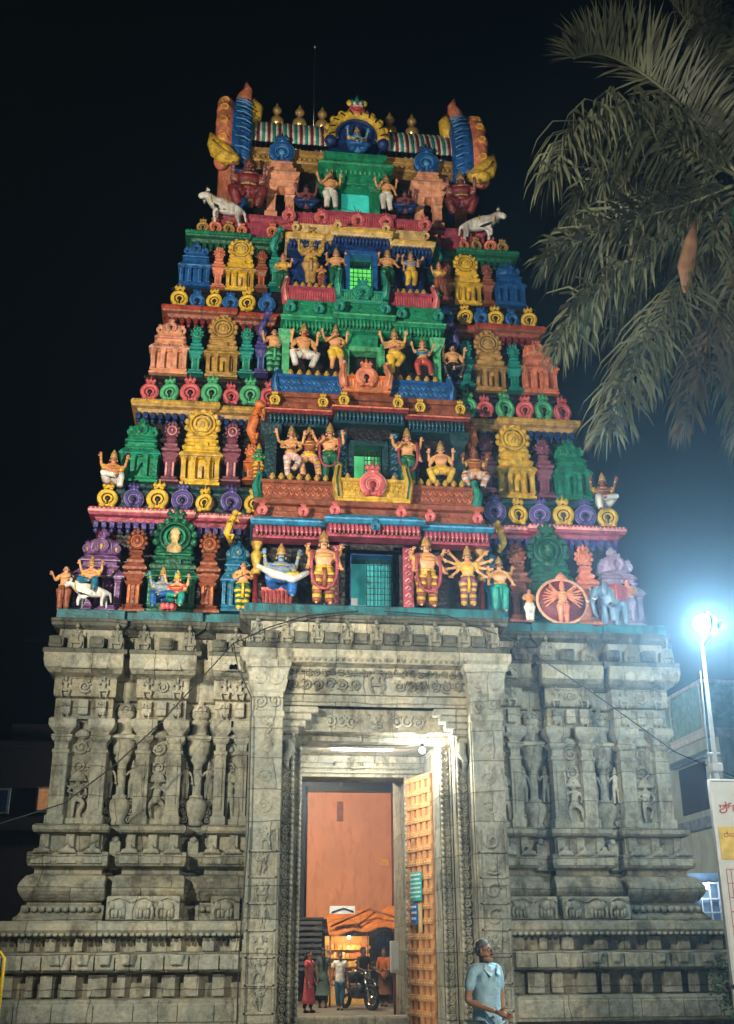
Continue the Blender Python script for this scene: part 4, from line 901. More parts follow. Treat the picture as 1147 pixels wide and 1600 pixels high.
mb = MB(); mb.box(-1.6, 1.65, 1.9, 3.6, 17.58, 17.9, .02); tobj(mb, 'cornice', P('cream'), t)
for x in (-1.55, -.55, .62, 1.62): small_nasi(t, x, 1.78 if abs(x) > .9 else 1.6, 17.58, .1, 'cream', 'tan')
# ------------------------------------------------------------------ crown storey and barrel roof
rb = MB(); rb.box(-2.6, 2.6, 3.75, 6.8, 18.1, 20.9, 0); roof = tobj(rb, 'crown_storey', P('dark'), tower)
f = MB(); pl = [(-3.4, 7), (-3.4, 3.1), (0, 3.1)]
for q in (pl[:-1]+mir(pl)[1:],): f.sweep(q, [(0, 18.1), (0, 18.75), (.06, 18.8), (.06, 18.9), (-1.4, 18.9)])
tobj(f, 'plinth', P('dpink'), roof)
parapet_wall(roof, -1.72, -.9, 2.45, 18.02, 18.6, 'dpink', 'pink', False); parapet_wall(roof, .95, 1.78, 2.45, 18.02, 18.6, 'dpink', 'pink', False); parapet_wall(roof, -.88, .92, 2.3, 18.02, 18.6, 'dpink', 'pink', False)
for x in (-1.7, -.9, .02, .72, 1.7): small_nasi(roof, x, 2.28, 18.2, .17, 'pink', 'lpink', dark='maroon')
pots(roof, -1.5, -.95, 4, 2.6, 18.6, s=.8); pots(roof, -.55, .6, 6, 2.5, 18.6, s=.8); pots(roof, 1.05, 1.6, 4, 2.6, 18.6, s=.8)
# central green shrine with lit niche
g = MB(); yy = 2.95
for s_ in (-1, 1): g.loft(rect(s_*.5+.03, yy+.15, .13, .14), [(.04, 18.6), (.04, 18.8), (0, 18.85), (0, 19.8), (.05, 19.9), (.08, 20.0)])
g.box(-.62, .68, yy, 3.8, 20.0, 20.12, .02); g.box(-.4, .46, yy+.1, 3.8, 19.86, 20.0, 0)
g.loft([(-.8, yy), (.86, yy), (.86, 3.9), (-.8, 3.9)], [(0, 20.1), (.1, 20.14), (.1, 20.22), (.0, 20.26), (0, 20.45), (.14, 20.5), (.16, 20.58), (.02, 20.72), (-.1, 20.78), (-.1, 20.86), (.0, 20.9), (.0, 21.0), (-.2, 21.1)])
g.m = 1
for i in range(13): g.ball((-.72+i*.125, yy-.02, 20.36), (.04, .04, .07), 6, 4)
g.box(-.95, 1.0, yy-.17, yy-.14, 20.5, 20.53, 0)
cs = tobj(g, 'central_shrine', [P('green'), P('lgreen')], roof)
mb = MB(); mb.box(-.36, .42, yy+.25, yy+.5, 18.65, 19.88, 0); tobj(mb, 'lit_niche', mat('lit_niche', (.03, .42, .34), .7, .1, 5, .4, 1.5, emit=.55), cs)
mb = MB(); mb.tube([(-.3, yy+.24, 19.4), (.3, yy+.24, 19.25)], .008, 4); mb.tube([(0, yy+.24, 19.5), (.25, yy+.24, 18.9)], .008, 4); tobj(mb, 'cable', P('black'), cs)
# barrel roof of painted ribs
br = MB(); R_ = 1.12; yc = 4.6; zc = 21.62; x = -2.72; k = 0; NB = 76; dx = 5.5/NB
for i in range(NB):
    xa = -2.72+i*dx; br.m = (0, 1, 2, 1)[i % 4]; br.tube([(xa+dx/2, yc-R_*cos(a)*1.0, zc+R_*1.12*sin(a)) for a in [pi*j/10 for j in range(11)]], dx*.58, 5)
br.m = 1; br.tube([(-2.75, yc-.0, zc+R_*1.14), (2.8, yc, zc+R_*1.14)], .09, 8)
for i in range(46): br.ball((-2.7+i*.121, yc-.12, zc+R_*1.16), (.035, .05, .06), 6, 4)
br.m = 3; br.box(-2.75, 2.8, 3.5, 5.6, 21.0, 21.45, .03); br.box(-2.72, 2.77, 3.44, 5.6, 21.2, 21.32, .02)
for i in range(40): br.ball((-2.65+i*.138, 3.44, 21.08), (.05, .03, .05), 6, 4)
bar = tobj(br, 'barrel_roof', [P('teal'), P('white'), P('maroon'), P('tan')], roof)
# golden pot finials on the ridge
kb = MB(); kb.lathe((0, 0, 0), [(.1, 0), (.13, .03), (.06, .08), (.07, .14), (.15, .2), (.2, .3), (.2, .38), (.12, .48), (.06, .54), (.05, .6), (.12, .66), (.14, .74), (.1, .82), (.04, .87), (.05, .9), (.01, 1.02)], 16)
k0 = None
for i in range(7):
    x = -2.04+i*.645
    if i == 3: x = .0
    if k0 is None: k0 = kb.build('kalasha_finial', GOLDM, bar); o = k0
    else: o = copy(k0, bar)
    o.location = (x, yc-.02, zc+R_*1.16)
# side horns (end gables of the barrel)
for s_ in (-1, 1):
    h = MB(); h.m = 0; A = [pi*(-.12)+pi*1.24*i/26 for i in range(27)]
    def arc(x, r, sc=1.35): return [(x, yc-r*cos(a), 21.35+r*sc*sin(a)*(1 if a < pi/2 else 1)) for a in A]
    xx = s_*2.95
    h.tube(arc(xx, 1.3), .26, 10); h.tube(arc(xx+s_*.16, 1.4), .22, 10)
    for i, p_ in enumerate(arc(xx-s_*.1, 1.5)):
        if i % 1 == 0: h.tube([(p_[0]-s_*.1, p_[1], p_[2]), (p_[0]+s_*.32, p_[1]-.05, p_[2]+.1)], .05, 5); h.m = 4; h.tube([(p_[0]-s_*.12, p_[1]-.12, p_[2]-.02), (p_[0]+s_*.05, p_[1]-.16, p_[2]+.07), (p_[0]+s_*.28, p_[1]-.14, p_[2]+.12)], .022, 5); h.m = 0
    h.m = 1; h.tube(arc(xx+s_*.46, 1.42), .25, 10)
    for i, p_ in enumerate(arc(xx+s_*.5, 1.5)):
        if i % 2 == 0: h.ball(p_, (.22, .22, .24), 10, 7); h.m = 2; h.tube([(p_[0]+.1*cos(j_), p_[1]-.19, p_[2]+.1*sin(j_)) for j_ in (0, 1.05, 2.1, 3.15, 4.2, 5.25)], .03, 5, True); h.m = 1
    # crest: green knob, orange flame, yellow curl
    zt = 21.35+1.35*1.3
    h.m = 3; h.ball((xx+s_*.42, yc-.55, zt+.05), (.2, .3, .26), 10, 7)
    h.m = 1; h.tube([(xx+s_*.12, yc-.6, zt-.3), (xx+s_*.02, yc-.65, zt), (xx+s_*.0, yc-.7, zt+.3), (xx-s_*.08, yc-.75, zt+.55), (xx-s_*.02, yc-.78, zt+.8)], [.26, .28, .22, .13, .02], 10)
    h.m = 2; h.tube([(xx-s_*.1, yc-.8, zt-.7), (xx-s_*.3, yc-.85, zt-.45), (xx-s_*.34, yc-.85, zt-.15), (xx-s_*.25, yc-.85, zt+.15)], [.06, .2, .18, .03], 8)
    hg = tobj(h, 'horn_gable', [P('blue'), P('coral'), P('yellow'), P('dgreen'), P('lblue')], bar)
    # yellow curled end leaf
    l = MB(); l.m = 0
    l.tube([(s_*3.0, 3.05, 20.55), (s_*3.25, 2.95, 20.55), (s_*3.5, 2.95, 20.75), (s_*3.66, 3.0, 21.05), (s_*3.78, 3.05, 21.4)], [.12, .26, .3, .2, .03], 10, flat=.6)
    l.ball((s_*3.3, 2.9, 20.5), (.33, .2, .18), 10, 7); l.m = 1; l.tube([(s_*3.05, 2.72, 20.45), (s_*3.35, 2.68, 20.5), (s_*3.55, 2.7, 20.7), (s_*3.7, 2.85, 21.0)], .022, 5)
    tobj(l, 'curled_leaf', [P('yellow'), P('tan')], hg)
# pink pillared shrines with blue arch
for s_ in (-1, 1):
    mb = MB(); x = s_*1.93+.03; y = 3.2; c_ = 'peach'
    for q in (-.24, .24): mb.loft(rect(x+q, y, .11, .11), [(.05, 18.9), (.05, 19.05), (0, 19.1), (0, 19.55), (.03, 19.6), (0, 19.65), (.05, 19.85)])
    mb.loft(rect(x, y, .36, .2), [(-.02, 19.83), (.05, 19.87), (.08, 19.95), (0, 20.0), (0, 20.05), (.1, 20.12), (.12, 20.2), (.02, 20.3), (.02, 20.4), (-.06, 20.45), (-.06, 20.55)])
    mb.box(x-.28, x+.28, y-.2, y+.2, 20.55, 20.62, .01)
    sh = tobj(mb, 'pillared_shrine', [P(c_), P('lpink')], roof)
    b = MB(); nasi(b, 0, 0, .36, .34, True); o = b.build('horseshoe_ornament', [P('blue'), P('lblue'), P('lblue')], sh); o.location = (x, y, 20.68)
# great central arch with seated blue figure
ar = MB(); cx = .08; cz = 21.75; ya = 3.15; A = [-.25+(pi+.5)*i/20 for i in range(21)]
ar.m = 1; ar.plate([(cx+.72*cos(a), cz+.72*sin(a)) for a in A], ya+.1, ya+.6, 0)
ar.m = 0; ar.tube([(cx+.68*cos(a), ya, cz+.68*sin(a)) for a in A], .13, 8)
for i, a in enumerate(A):
    if i % 2 == 1: ar.m = 0; ar.ball((cx+.8*cos(a), ya, cz+.8*sin(a)), (.1, .09, .1), 8, 5); ar.m = 2; ar.tube([(cx+.62*cos(a), ya-.13, cz+.62*sin(a)), (cx+.76*cos(a+.08), ya-.13, cz+.76*sin(a+.08))], .025, 4)
ar.m = 1; ar.tube([(cx+.52*cos(a), ya+.02, cz+.52*sin(a)) for a in A], .05, 6)
for s_ in (-1, 1): ar.m = 1; ar.ball((cx+s_*.7, ya, cz-.22), (.17, .16, .17), 10, 6)
arch = tobj(ar, 'great_arch', [P('yellow'), P('dblue'), P('dark')], roof)
km = MB(); z = 22.58; y = ya-.05
km.m = 0; km.ball((cx, y, z), (.22, .2, .2), 12, 8); km.m = 1; km.ball((cx, y-.16, z-.08), (.17, .08, .09), 10, 6); km.m = 3; km.box(cx-.13, cx+.13, y-.25, y-.2, z-.09, z-.05, .005)
km.m = 2; km.ball((cx-.08, y-.18, z+.06), .05, 8, 5); km.ball((cx+.08, y-.18, z+.06), .05, 8, 5); km.m = 4
for q in (-.2, .2): km.ball((cx+q, y, z+.22), (.09, .07, .1), 8, 5)
km.m = 5
for q, hh in ((-.12, .2), (0, .34), (.12, .2)): km.lathe((cx+q, y, z+.14), [(.06, 0), (.09, .1), (.02, hh)], 8)
tobj(km, 'lion_mask', [P('pink'), P('red'), P('white'), P('white'), P('yellow'), P('teal')], arch)
# rearing beast brackets
for s_ in (-1, 1):
    for (px, p0, p1, Y, c, k) in ((395, 690, 632, 1.1, 'orange', 1), (409, 530, 492, 1.85, 'violet', 2), (357, 845, 802, .5, 'yellow', 0), (428, 395, 362, 2.4, 'teal', 3)):
        a = at(px, p0, Y); b = at(px, p1, Y); H = b.z-a.z; x = abs(a.x)*s_; mb = MB()
        mb.tube([(x-s_*.05, Y+.1, a.z), (x+s_*.04, Y, a.z+.3*H), (x-s_*.03, Y-.06, a.z+.6*H), (x-s_*.1, Y-.12, a.z+.85*H)], [.08*H, .13*H, .14*H, .09*H], 8)
        mb.ball((x-s_*.12, Y-.18, a.z+.9*H), (.13*H, .14*H, .11*H), 8, 6); mb.ball((x-s_*.2, Y-.24, a.z+.84*H), (.08*H, .07*H, .05*H), 8, 5)
        for q in (-.05, .07): mb.tube([(x-s_*.02+q, Y-.08, a.z+.62*H), (x-s_*.1+q, Y-.26, a.z+.6*H), (x-s_*.12+q, Y-.3, a.z+.48*H)], [.04*H, .035*H, .03*H], 6)
        mb.tube([(x+s_*.02, Y+.02, a.z+.2*H), (x-s_*.1, Y-.14, a.z+.12*H), (x-s_*.06, Y-.12, a.z)], [.06*H, .05*H, .04*H], 6)
        tobj(mb, 'beast_bracket', P(c), tiers[k])
# lightning rod
a = at(490, 196, yc); b = at(490, 74, yc)
mb = MB(); mb.tube([(a.x, yc, a.z-.3), (a.x, yc, b.z)], .016, 6); mb.ball((a.x, yc, b.z+.04), (.05, .05, .07), 10, 7); tobj(mb, 'lightning_rod', mat('steel', (.5, .52, .55), .3, .05, metal=1), bar)

# ------------------------------------------------------------------ statues
def ST(pose, px, py, ptop, Y, **k):
    if pose == 'guard' and px not in (505, 668): pose = ('guard', 'guardb', 'guardc')[px*7 % 3]
    k.setdefault('rz', rnd.uniform(-.18, .18)); a = at(px, py, Y); b = at(px, ptop, Y); return statue(pose, (a.x, Y, a.z), b.z-a.z, **k)
def pedestal(mb, c): pass
ST('stand2', 97, 955, 884, .15, skin='peach', garment='brown', slim=1.2, crown=None, label='crownless peach skinned statue in brown robe at the far left of the lowest tier')
ST('sit', 140, 921, 868, .1, skin='skin', garment='cyan', label='four armed golden statue in blue skirt riding the white bull')
ST('sit', 252, 945, 885, .05, skin='bluegrey', garment='blue', top='bluegrey', flip=-1, label='blue skinned seated statue with raised hand on the dark green shrine, left of its consort')
ST('sit', 275, 945, 890, .0, skin='peach', garment='teal', top='red', crown='yellow', label='seated statue in red blouse and green skirt beside the blue skinned one')
ST('pray', 378, 955, 878, .2, garment='dgreen', stripes='yellow', crown=None, skin='skin', label='crownless praying statue in yellow and green striped trousers before the blue shrine')
def acrosslap(body, H, dz):
    m_ = MB(); m_.tube([(-.3*H, -.22*H, .32*H), (-.1*H, -.3*H, .18*H), (.12*H, -.3*H, .12*H), (.32*H, -.22*H, .26*H)], [.035*H, .06*H, .06*H, .035*H], 8); m_.build('lap_figure', P('white'), body)
    m_ = MB(); m_.tube([(.0, -.26*H, .16*H), (.2*H, -.28*H, .2*H)], [.06*H, .05*H], 8); m_.build('lap_cloth', P('yellow'), body)
ST('sit', 438, 928, 848, -.1, skin='bluegrey', garment='blue', top='bluegrey', extra=acrosslap, slim=1.35, label='blue skinned statue with raised arms and a pale figure lying across its lap')
mb = MB(); a = at(432, 950, -.1); mb.loft(rect(a.x, .05, .3, .25), [(0, 7.5), (0, 7.55), (-.06, 7.6), (-.06, 7.85), (0, 7.9), (0, 7.95)]); mb.m = 1
for i in range(8): mb.box(a.x-.28+i*.075, a.x-.25+i*.075, -.2, -.15, 7.56, 7.9, 0)
tobj(mb, 'seat_block', [P('pink'), P('maroon')], tiers[0])
ST('guard', 505, 946, 828, -.3, garment='gold', garland='dpink', slim=1.3, short=False, stripes='brown', label='large four armed door guardian with gold dhoti and garland, left of the lowest window')
ST('guard', 668, 950, 835, -.3, garment='gold', garland='dpink', slim=1.3, flip=-1, stripes='brown', label='large four armed door guardian with gold dhoti and garland, right of the lowest window')
ST('multi', 733, 949, 852, -.25, garment='plum', top='gold', slim=1.15, stripes='gold', label='many armed statue in gold tunic and maroon striped leggings beside the lowest window bay')
ST('guard', 783, 957, 868, .0, garment='teal', flip=-1, label='statue in plain bright green dhoti at the right end of the lowest window bay')
ST('pray', 829, 972, 912, .3, garment='white', crown='dark', skin='skin2', label='small white trousered statue with joined arms, left of the round wheel statue')
def wheel(body, H, dz):
    w_ = MB(); n = 28; w_.tube([(.56*H*cos(2*pi*i/n), .02, .56*H+.56*H*sin(2*pi*i/n)) for i in range(n)], .035*H, 6, True); w_.build('ring', P('peach'), body)
    w_ = MB(); w_.lathe((0, .05, .56*H), [(.53*H, 0), (.53*H, -.03)], 28, 1, 'y'); w_.build('disc', P('maroon'), body)
    w_ = MB()
    for s_ in (-1, 1):
        for i in range(7):
            an = -.5+i*.22; w_.tube([(s_*.08*H, -.02, .7*H), (s_*.45*H*cos(an), -.03, .6*H+.42*H*sin(an))], .018*H, 5)
    w_.lathe((0, 0, 1.1*H), [(.12*H, 0), (.14*H, .05*H), (.02*H, .2*H)], 8, .5)
    w_.build('fan_of_arms', P('coral'), body)
ST('multi', 882, 974, 906, .2, garment='coral', skin='coral', crown='coral', extra=wheel, label='orange many armed statue standing inside a ring on the right green shrine')
ST('pray', 985, 972, 905, .25, skin='coral', garment='lav', crown=None, label='pinkish crownless statue at the far right corner of the lowest tier, near the elephant')
ST('sit', 174, 760, 702, .95, skin='skin2', garment='white', crown='tan', slim=1.2, label='seated statue with white loincloth leaning out at the left end above the pink ledge')
ST('sit', 945, 795, 738, .95, skin='brown', garment='white', crown='tan', slim=1.2, flip=-1, label='seated statue with white loincloth at the right end above the pink ledge')
ST('pray', 403, 752, 692, .85, skin='green', garment='yellow', stripes='brown', crown='gold', label='green skinned statue with joined palms and yellow striped leggings in the second tier')
ST('dance', 454, 747, 664, .55, garment='lpink', stripes='white', slim=1.05, label='dancing statue in pale pink leggings, left one of the entwined pair')
ST('dance2', 482, 747, 666, .6, skin='brown', garment='yellow', crown='tan', stripes='lpink', label='darker dancing statue in yellow leggings, right one of the entwined pair')
ST('guard', 515, 750, 660, .5, garment='dgreen', garland='dpink', label='four armed guardian in dark green dhoti left of the second tier window')
ST('guard', 637, 756, 668, .5, garment='dgreen', garland='dpink', flip=-1, label='four armed guardian in dark green dhoti right of the second tier window')
ST('squat', 690, 758, 688, .5, garment='yellow', slim=1.2, label='squatting statue with crossed leg and yellow dhoti right of the second tier guardian')
ST('squat', 743, 765, 695, .7, skin='brown', garment='peach', stripes='white', crown='brown', slim=1.3, label='brown squatting statue with white striped leg at the right end of the second tier bay')
ST('stand2', 427, 583, 514, 1.6, garment='dgreen', stripes='lgreen', crown=None, label='crownless statue in green trousers with outstretched arm beside the green roofed bay')
ST('squat', 474, 577, 504, 1.15, garment='white', beard='red', slim=1.15, label='red bearded squatting statue in white trousers under the green roof')
ST('guard', 524, 579, 507, 1.15, garment='yellow', short=True, label='statue in short yellow dhoti left of the dark opening under the green roof')
ST('dance', 617, 585, 512, 1.15, garment='yellow', label='dancing statue in yellow dhoti right of the dark opening under the green roof')
ST('dance2', 661, 589, 528, 1.15, garment='red', top='cyan', slim=1.2, label='dancing statue in blue green tunic and red trousers under the green roof')
ST('squat', 709, 592, 540, 1.6, garment='black', crown=None, beard='brown', slim=1.1, label='crownless kneeling statue in black trousers at the right of the green roofed bay')
ST('stand2', 441, 452, 394, 2.1, garment='dgreen', top='yellow', crown='skin2', flip=-1, label='statue in yellow blouse and dark skirt at the left end under the cream roof')
ST('overhead', 485, 445, 366, 1.85, skin='tan', garment='tan', crown='gold', label='tan statue with hands joined high above its head under the cream roof')
ST('pray', 502, 447, 414, 1.8, skin='skin2', garment='brown', crown=None, label='very small praying statue beside the one with raised hands')
ST('guard', 525, 447, 386, 1.85, garment='dgreen', label='four armed statue in dark green dhoti left of the lime green window')
ST('guard', 606, 449, 387, 1.85, garment='dgreen', flip=-1, label='four armed statue in dark green dhoti right of the lime green window')
ST('guard', 643, 449, 392, 1.85, garment='yellow', top='bluegrey', label='four armed statue in yellow dhoti and grey blue tunic under the cream roof')
ST('stand2', 687, 458, 408, 2.1, garment='brown', top='yellow', crown='skin2', label='statue in yellow blouse and brown skirt at the right end under the cream roof')
ST('squat', 386, 326, 244, 2.75, skin='plum', garment='maroon', top='maroon', crown='brown', slim=1.5, jewel='tan', label='big dark red seated guardian beside the left pink pillared shrine')
ST('squat', 722, 338, 268, 2.75, skin='plum', garment='maroon', top='maroon', crown='tan', slim=1.5, jewel='tan', flip=-1, label='big dark red seated guardian beside the right pink pillared shrine')
ST('lotus', 478, 325, 284, 2.9, skin='plum', garment='dblue', crown='dark', jewel='brown', slim=1.2, label='small dark seated statue in shade, left of the central green shrine')  # this and the next: plum skin, dark blue garment, dark crown
ST('lotus', 633, 332, 292, 2.9, skin='plum', garment='dblue', crown='dark', jewel='brown', slim=1.2, label='small dark seated statue in shade, right of the central green shrine')
ST('guard', 515, 326, 264, 2.65, garment='white', label='white trousered guardian left of the top green shrine')
ST('guard', 604, 330, 272, 2.65, garment='white', flip=-1, label='white trousered guardian right of the top green shrine')
ST('lotus', 558, 236, 197, 2.9, skin='lblue', garment='blue', slim=1.35, jewel='yellow', label='light blue seated statue under the yellow arch at the top')
# animals of the tower
def bull(loc, L, flip, label, skinc='white', rz=0, rest=False):
    "standing or resting bull, head towards -x"
    N = [((.35, 0, .42), (.13, .13)), ((.1, 0, .43), (.15, .16)), ((-.18, 0, .45), (.16, .17)), ((-.33, 0, .53), (.13, .14)), ((-.43, -.01, .62), (.11, .12)), ((-.52, -.02, .64), (.1, .1)), ((-.66, -.03, .54), (.065, .065)),
         ((-.14, 0, .6), (.07, .08)), ((.44, 0, .38), .04), ((.48, 0, .15), .015)]
    E = [(0, 1), (1, 2), (2, 3), (3, 4), (4, 5), (5, 6), (2, 7), (0, 8), (8, 9)]
    for hx, sx, sy in ((.3, .36, .09), (.3, .28, -.09), (-.2, -.22, .09), (-.2, -.28, -.09)):
        b = len(N); N += [((hx, sy*.8, .34), .075), ((sx-.02, sy, .18), .042), ((sx, sy, .03), .036)]; E += [(0 if hx > 0 else 2, b), (b, b+1), (b+1, b+2)]
    if rest:
        N = [((.38, 0, .2), (.16, .19)), ((.12, 0, .22), (.19, .22)), ((-.16, 0, .28), (.2, .22)), ((-.26, 0, .4), (.18, .19)), ((-.33, 0, .5), (.17, .18)), ((-.42, 0, .56), (.15, .16)), ((-.58, 0, .46), (.11, .115)),
             ((-.08, 0, .46), (.12, .12)), ((.48, 0, .2), .04), ((.52, -.1, .05), .02)]
        E = [(0, 1), (1, 2), (2, 3), (3, 4), (4, 5), (5, 6), (2, 7), (0, 8), (8, 9)]
        for hx, sx, sy in ((.3, .1, .16), (.3, .1, -.16), (-.2, -.4, .13), (-.2, -.4, -.13)):
            b = len(N); N += [((hx, sy*.9, .14), .09), ((sx, sy*1.3, .08), .06), ((sx+.16, sy*1.35, .04), .045)]; E += [(0 if hx > 0 else 2, b), (b, b+1), (b+1, b+2)]
    vs, fs = skin_geo(N, E, 1); mb = MB(); mb.add(vs, fs, True)
    for s_ in (-1, 1):
        hx_ = .08 if rest else 0; hz0 = -.04 if rest else 0; mb.tube([(-.5+hx_, s_*.07, .7+hz0), (-.48+hx_, s_*.2, .66+hz0), (-.46+hx_, s_*.26, .6+hz0)], [.025, .045, .01], 6)
        mb.m = 1; mb.tube([(-.5+hx_, s_*.05, .72+hz0), (-.5+hx_, s_*.12, .8+hz0), (-.48+hx_, s_*.09, .88+hz0)], [.03, .024, .005], 6); mb.ball((-.56+hx_*.6, s_*.1, .66+hz0*3), .022, 6, 4); mb.m = 0
    mb.m = 2; mb.tube([(-.36, -.12, .4), (-.4, -.13, .52), (-.36, -.05, .66), (-.32, .08, .66)], .02, 5); mb.tube([(-.02, -.17, .45), (-.02, -.1, .6), (-.02, .1, .6), (-.02, .17, .45)], .02, 5)
    mb.v = [tuple(c*L for c in v) for v in mb.v]
    o = mb.build('bull_statue', [P(skinc), P('dark'), P('gold')]); tag(o, label, 'bull statue'); o.location = loc; o.scale = (flip, 1, 1); o.rotation_euler.z = rz; return o
a = at(141, 951, .05); bull((a.x, .05, a.z), .78, 1, 'white bull statue carrying a rider at the lower left corner of the tower')
a = at(346, 338, 2.6); bull((a.x+.1, 2.75, a.z-.08), 1.08, 1, 'white bull statue standing at the top left corner of the tower', rz=.25)
a = at(757, 368, 2.6); bull((a.x-.1, 2.75, a.z-.02), 1.08, -1, 'white bull statue facing outwards at the top right corner of the tower', rz=-.25)
# elephant with trunk at the right corner
N = [((.2, 0, .6), (.2, .22)), ((-.05, 0, .62), (.22, .24)), ((-.28, 0, .68), (.13, .14)), ((-.42, 0, .72), (.14, .16)), ((-.55, 0, .56), .07), ((-.62, -.02, .36), .05), ((-.6, -.04, .16), .038), ((-.52, -.05, .08), .03)]
E = [(i, i+1) for i in range(7)]
for hx, sy in ((.24, .12), (.24, -.12), (-.12, .12), (-.12, -.12)):
    b = len(N); N += [((hx, sy, .42), .1), ((hx, sy, .2), .075), ((hx, sy, .04), .075)]; E += [(0 if hx > 0 else 1, b), (b, b+1), (b+1, b+2)]
vs, fs = skin_geo(N, E, 1); mb = MB(); mb.add(vs, fs, True)
for s_ in (-1, 1):
    mb.ball((-.38, s_*.17, .7), (.1, .03, .15), 10, 6); mb.m = 1; mb.tube([(-.52, s_*.07, .52), (-.62, s_*.1, .44), (-.7, s_*.09, .46)], [.025, .018, .006], 6); mb.ball((-.53, s_*.1, .73), .018, 6, 4); mb.m = 0
mb.m = 2; mb.loft(rect(.05, 0, .17, .245), [(0, .5), (.01, .8), (-.05, .87)]); mb.m = 0
a = at(958, 972, .2); o = mb.build('elephant_statue', [P('bluegrey'), P('white'), P('red')]); tag(o, 'blue grey elephant statue with white tusks at the lower right corner of the tower', 'elephant statue'); o.location = (a.x, .15, 7.49); o.scale = (.95, .95, .95); o.rotation_euler.z = .5
# lotus under the green shrine couple
mb = MB()
for i in range(8): q = 2*pi*i/8; mb.ball((.11*cos(q), .07*sin(q), .06), (.06, .05, .07), 8, 5)
a = at(262, 950, 0); o = mb.build('lotus_seat', P('pink')); tag(o, 'pink lotus footrest below the seated couple on the green shrine', 'lotus'); o.location = (a.x, 0, 7.5)
# ------------------------------------------------------------------ ground and surroundings
g = MB(); g.box(-250, 250, -120, 500, -.4, 0, 0)
o = g.build('ground', mat('ground_concrete', (.2, .19, .16), .85, .5, 12, .3, 1.2, stain=(.1, .09, .08)), kind='structure')
# ------------------------------------------------------------------ passage: door leaf, signs, lamp
WOOD = mat('door_wood', (.6, .3, .13), .5, .4, 22, .3, 5)
hinge = Vector((1.03, 2.72, 0)); ang = math.atan2(1.55-2.72, 1.36-1.03)
leaf = empty('temple_door', hinge, None, ang); tag(leaf, 'open studded wooden door leaf with a grid of panels in the gateway', 'door')
mb = MB(); Lw = 1.2; Z0, Z1 = .1, 4.78
mb.box(0, Lw, .03, .07, Z0, Z1, .005)
mb.m = 1
nv = 5
for i in range(nv): x = .0+i*(Lw-.15)/(nv-1); mb.box(x, x+.15, .0, .03, Z0, Z1, .006)
rows = 17
for j in range(rows+1): z = Z0+(Z1-Z0-.09)*j/rows; mb.box(0, Lw, -.018, .028, z, z+.11, .006)
o = mb.build('lattice_panel', [mat('door_recess', (.4, .12, .03), .6, .3, 20), WOOD], leaf)
mb = MB()
for j in range(rows+1):
    z = Z0+(Z1-Z0-.09)*j/rows+.045
    for i in range(10): mb.ball((.07+i*.12, -.022, z+.01), (.016, .014, .016), 6, 4)
mb.build('studs', GOLDM, leaf)
def textobj(s, size, m, parent, loc, rot, name='lettering', ext=.002):
    c = bpy.data.curves.new(name, 'FONT'); c.body = s; c.size = size; c.extrude = ext; c.align_x = 'LEFT'; c.resolution_u = 2
    o = bpy.data.objects.new(name, c); COL.objects.link(o)
    dg = bpy.context.evaluated_depsgraph_get(); me = bpy.data.meshes.new_from_object(o.evaluated_get(dg)); bpy.data.objects.remove(o)
    me.materials.clear(); me.materials.append(m); q = bpy.data.objects.new(name, me); COL.objects.link(q); q.parent = parent; q.location = loc; q.rotation_euler = rot; return q
WH = mat('white_paint', (.8, .8, .78), .5, 0, 5, .05)
def wallsign(parent, x0, x1, z0, z1, y, col, label, rows, nm):
    o = MB(); o.box(x0, x1, y-.012, y, z0, z1, .003); s_ = o.build('sign_board', mat(nm, col, .4, .05, 8, .1))
    s_.matrix_world = Matrix.Translation(hinge) @ Matrix.Rotation(ang, 4, 'Z'); tag(s_, label, 'sign')
    l = MB()
    for i in range(rows):
        z = z1-(z1-z0)*(i+.8)/(rows+.6); n = rnd.randint(3, 5); x = x0+.03
        while x < x1-.05:
            w = rnd.uniform(.02, .07); l.box(x, min(x+w, x1-.02), y-.016, y-.013, z, z+(z1-z0)/(rows+1)*.42, 0); x += w+.02
    l.build('lettering', WH, s_)
wallsign(leaf, .3, .82, 2.42, 2.95, -.05, (.02, .38, .36), 'teal notice board with white lettering fixed to the wooden door', 6, 'sign_teal')
wallsign(leaf, .32, .62, 2.0, 2.38, -.05, (.02, .12, .4), 'small blue sign with white lettering below the teal one', 3, 'sign_blue')
mb = MB(); mb.box(.66, .8, -.06, -.045, 1.85, 2.36, .003); o = mb.build('paper_notice', mat('notice_yellow', (.6, .45, .2), .6, .05)); o.matrix_world = leaf.matrix_basis.copy() if False else Matrix.Translation(hinge) @ Matrix.Rotation(ang, 4, 'Z'); tag(o, 'narrow yellow notice beside the blue sign on the wooden door', 'notice')
# bulb
LP = Vector((.87, -.47, 4.88))
mb = MB(); mb.ball(LP, .055, 14, 10); o = mb.build('door_lamp', mat('bulb', (1, .97, .9), .3, 0, emit=45)); tag(o, 'bright white bulb hanging at the top right of the doorway', 'lamp')
mb = MB(); mb.lathe((LP.x, LP.y, LP.z+.045), [(.03, 0), (.03, .06), (.015, .08)], 10); mb.tube([LP+Vector((0, 0, .1)), (.5, -.5, 4.95), (.0, -.4, 4.97), (-.6, -.35, 4.97)], .008, 5); mb.build('holder', P('black'), o)
lamp('door_lamp_light', 'POINT', LP+Vector((0, -.0, -.09)), 170, (1, .96, .84), size=.05)
mb = MB(); mb.tube([(-.6, 1.45, 5.2), (.6, 1.45, 5.2)], .025, 8); o = mb.build('assumed_tube_lamp', mat('tube', (1, .98, .92), .3, 0, emit=12)); tag(o, 'assumed white tube lamp, unseen, fixed under the ceiling between the two door frames', 'lamp')  # assumed lamp, hidden behind the outer lintel, added to brighten the inner one
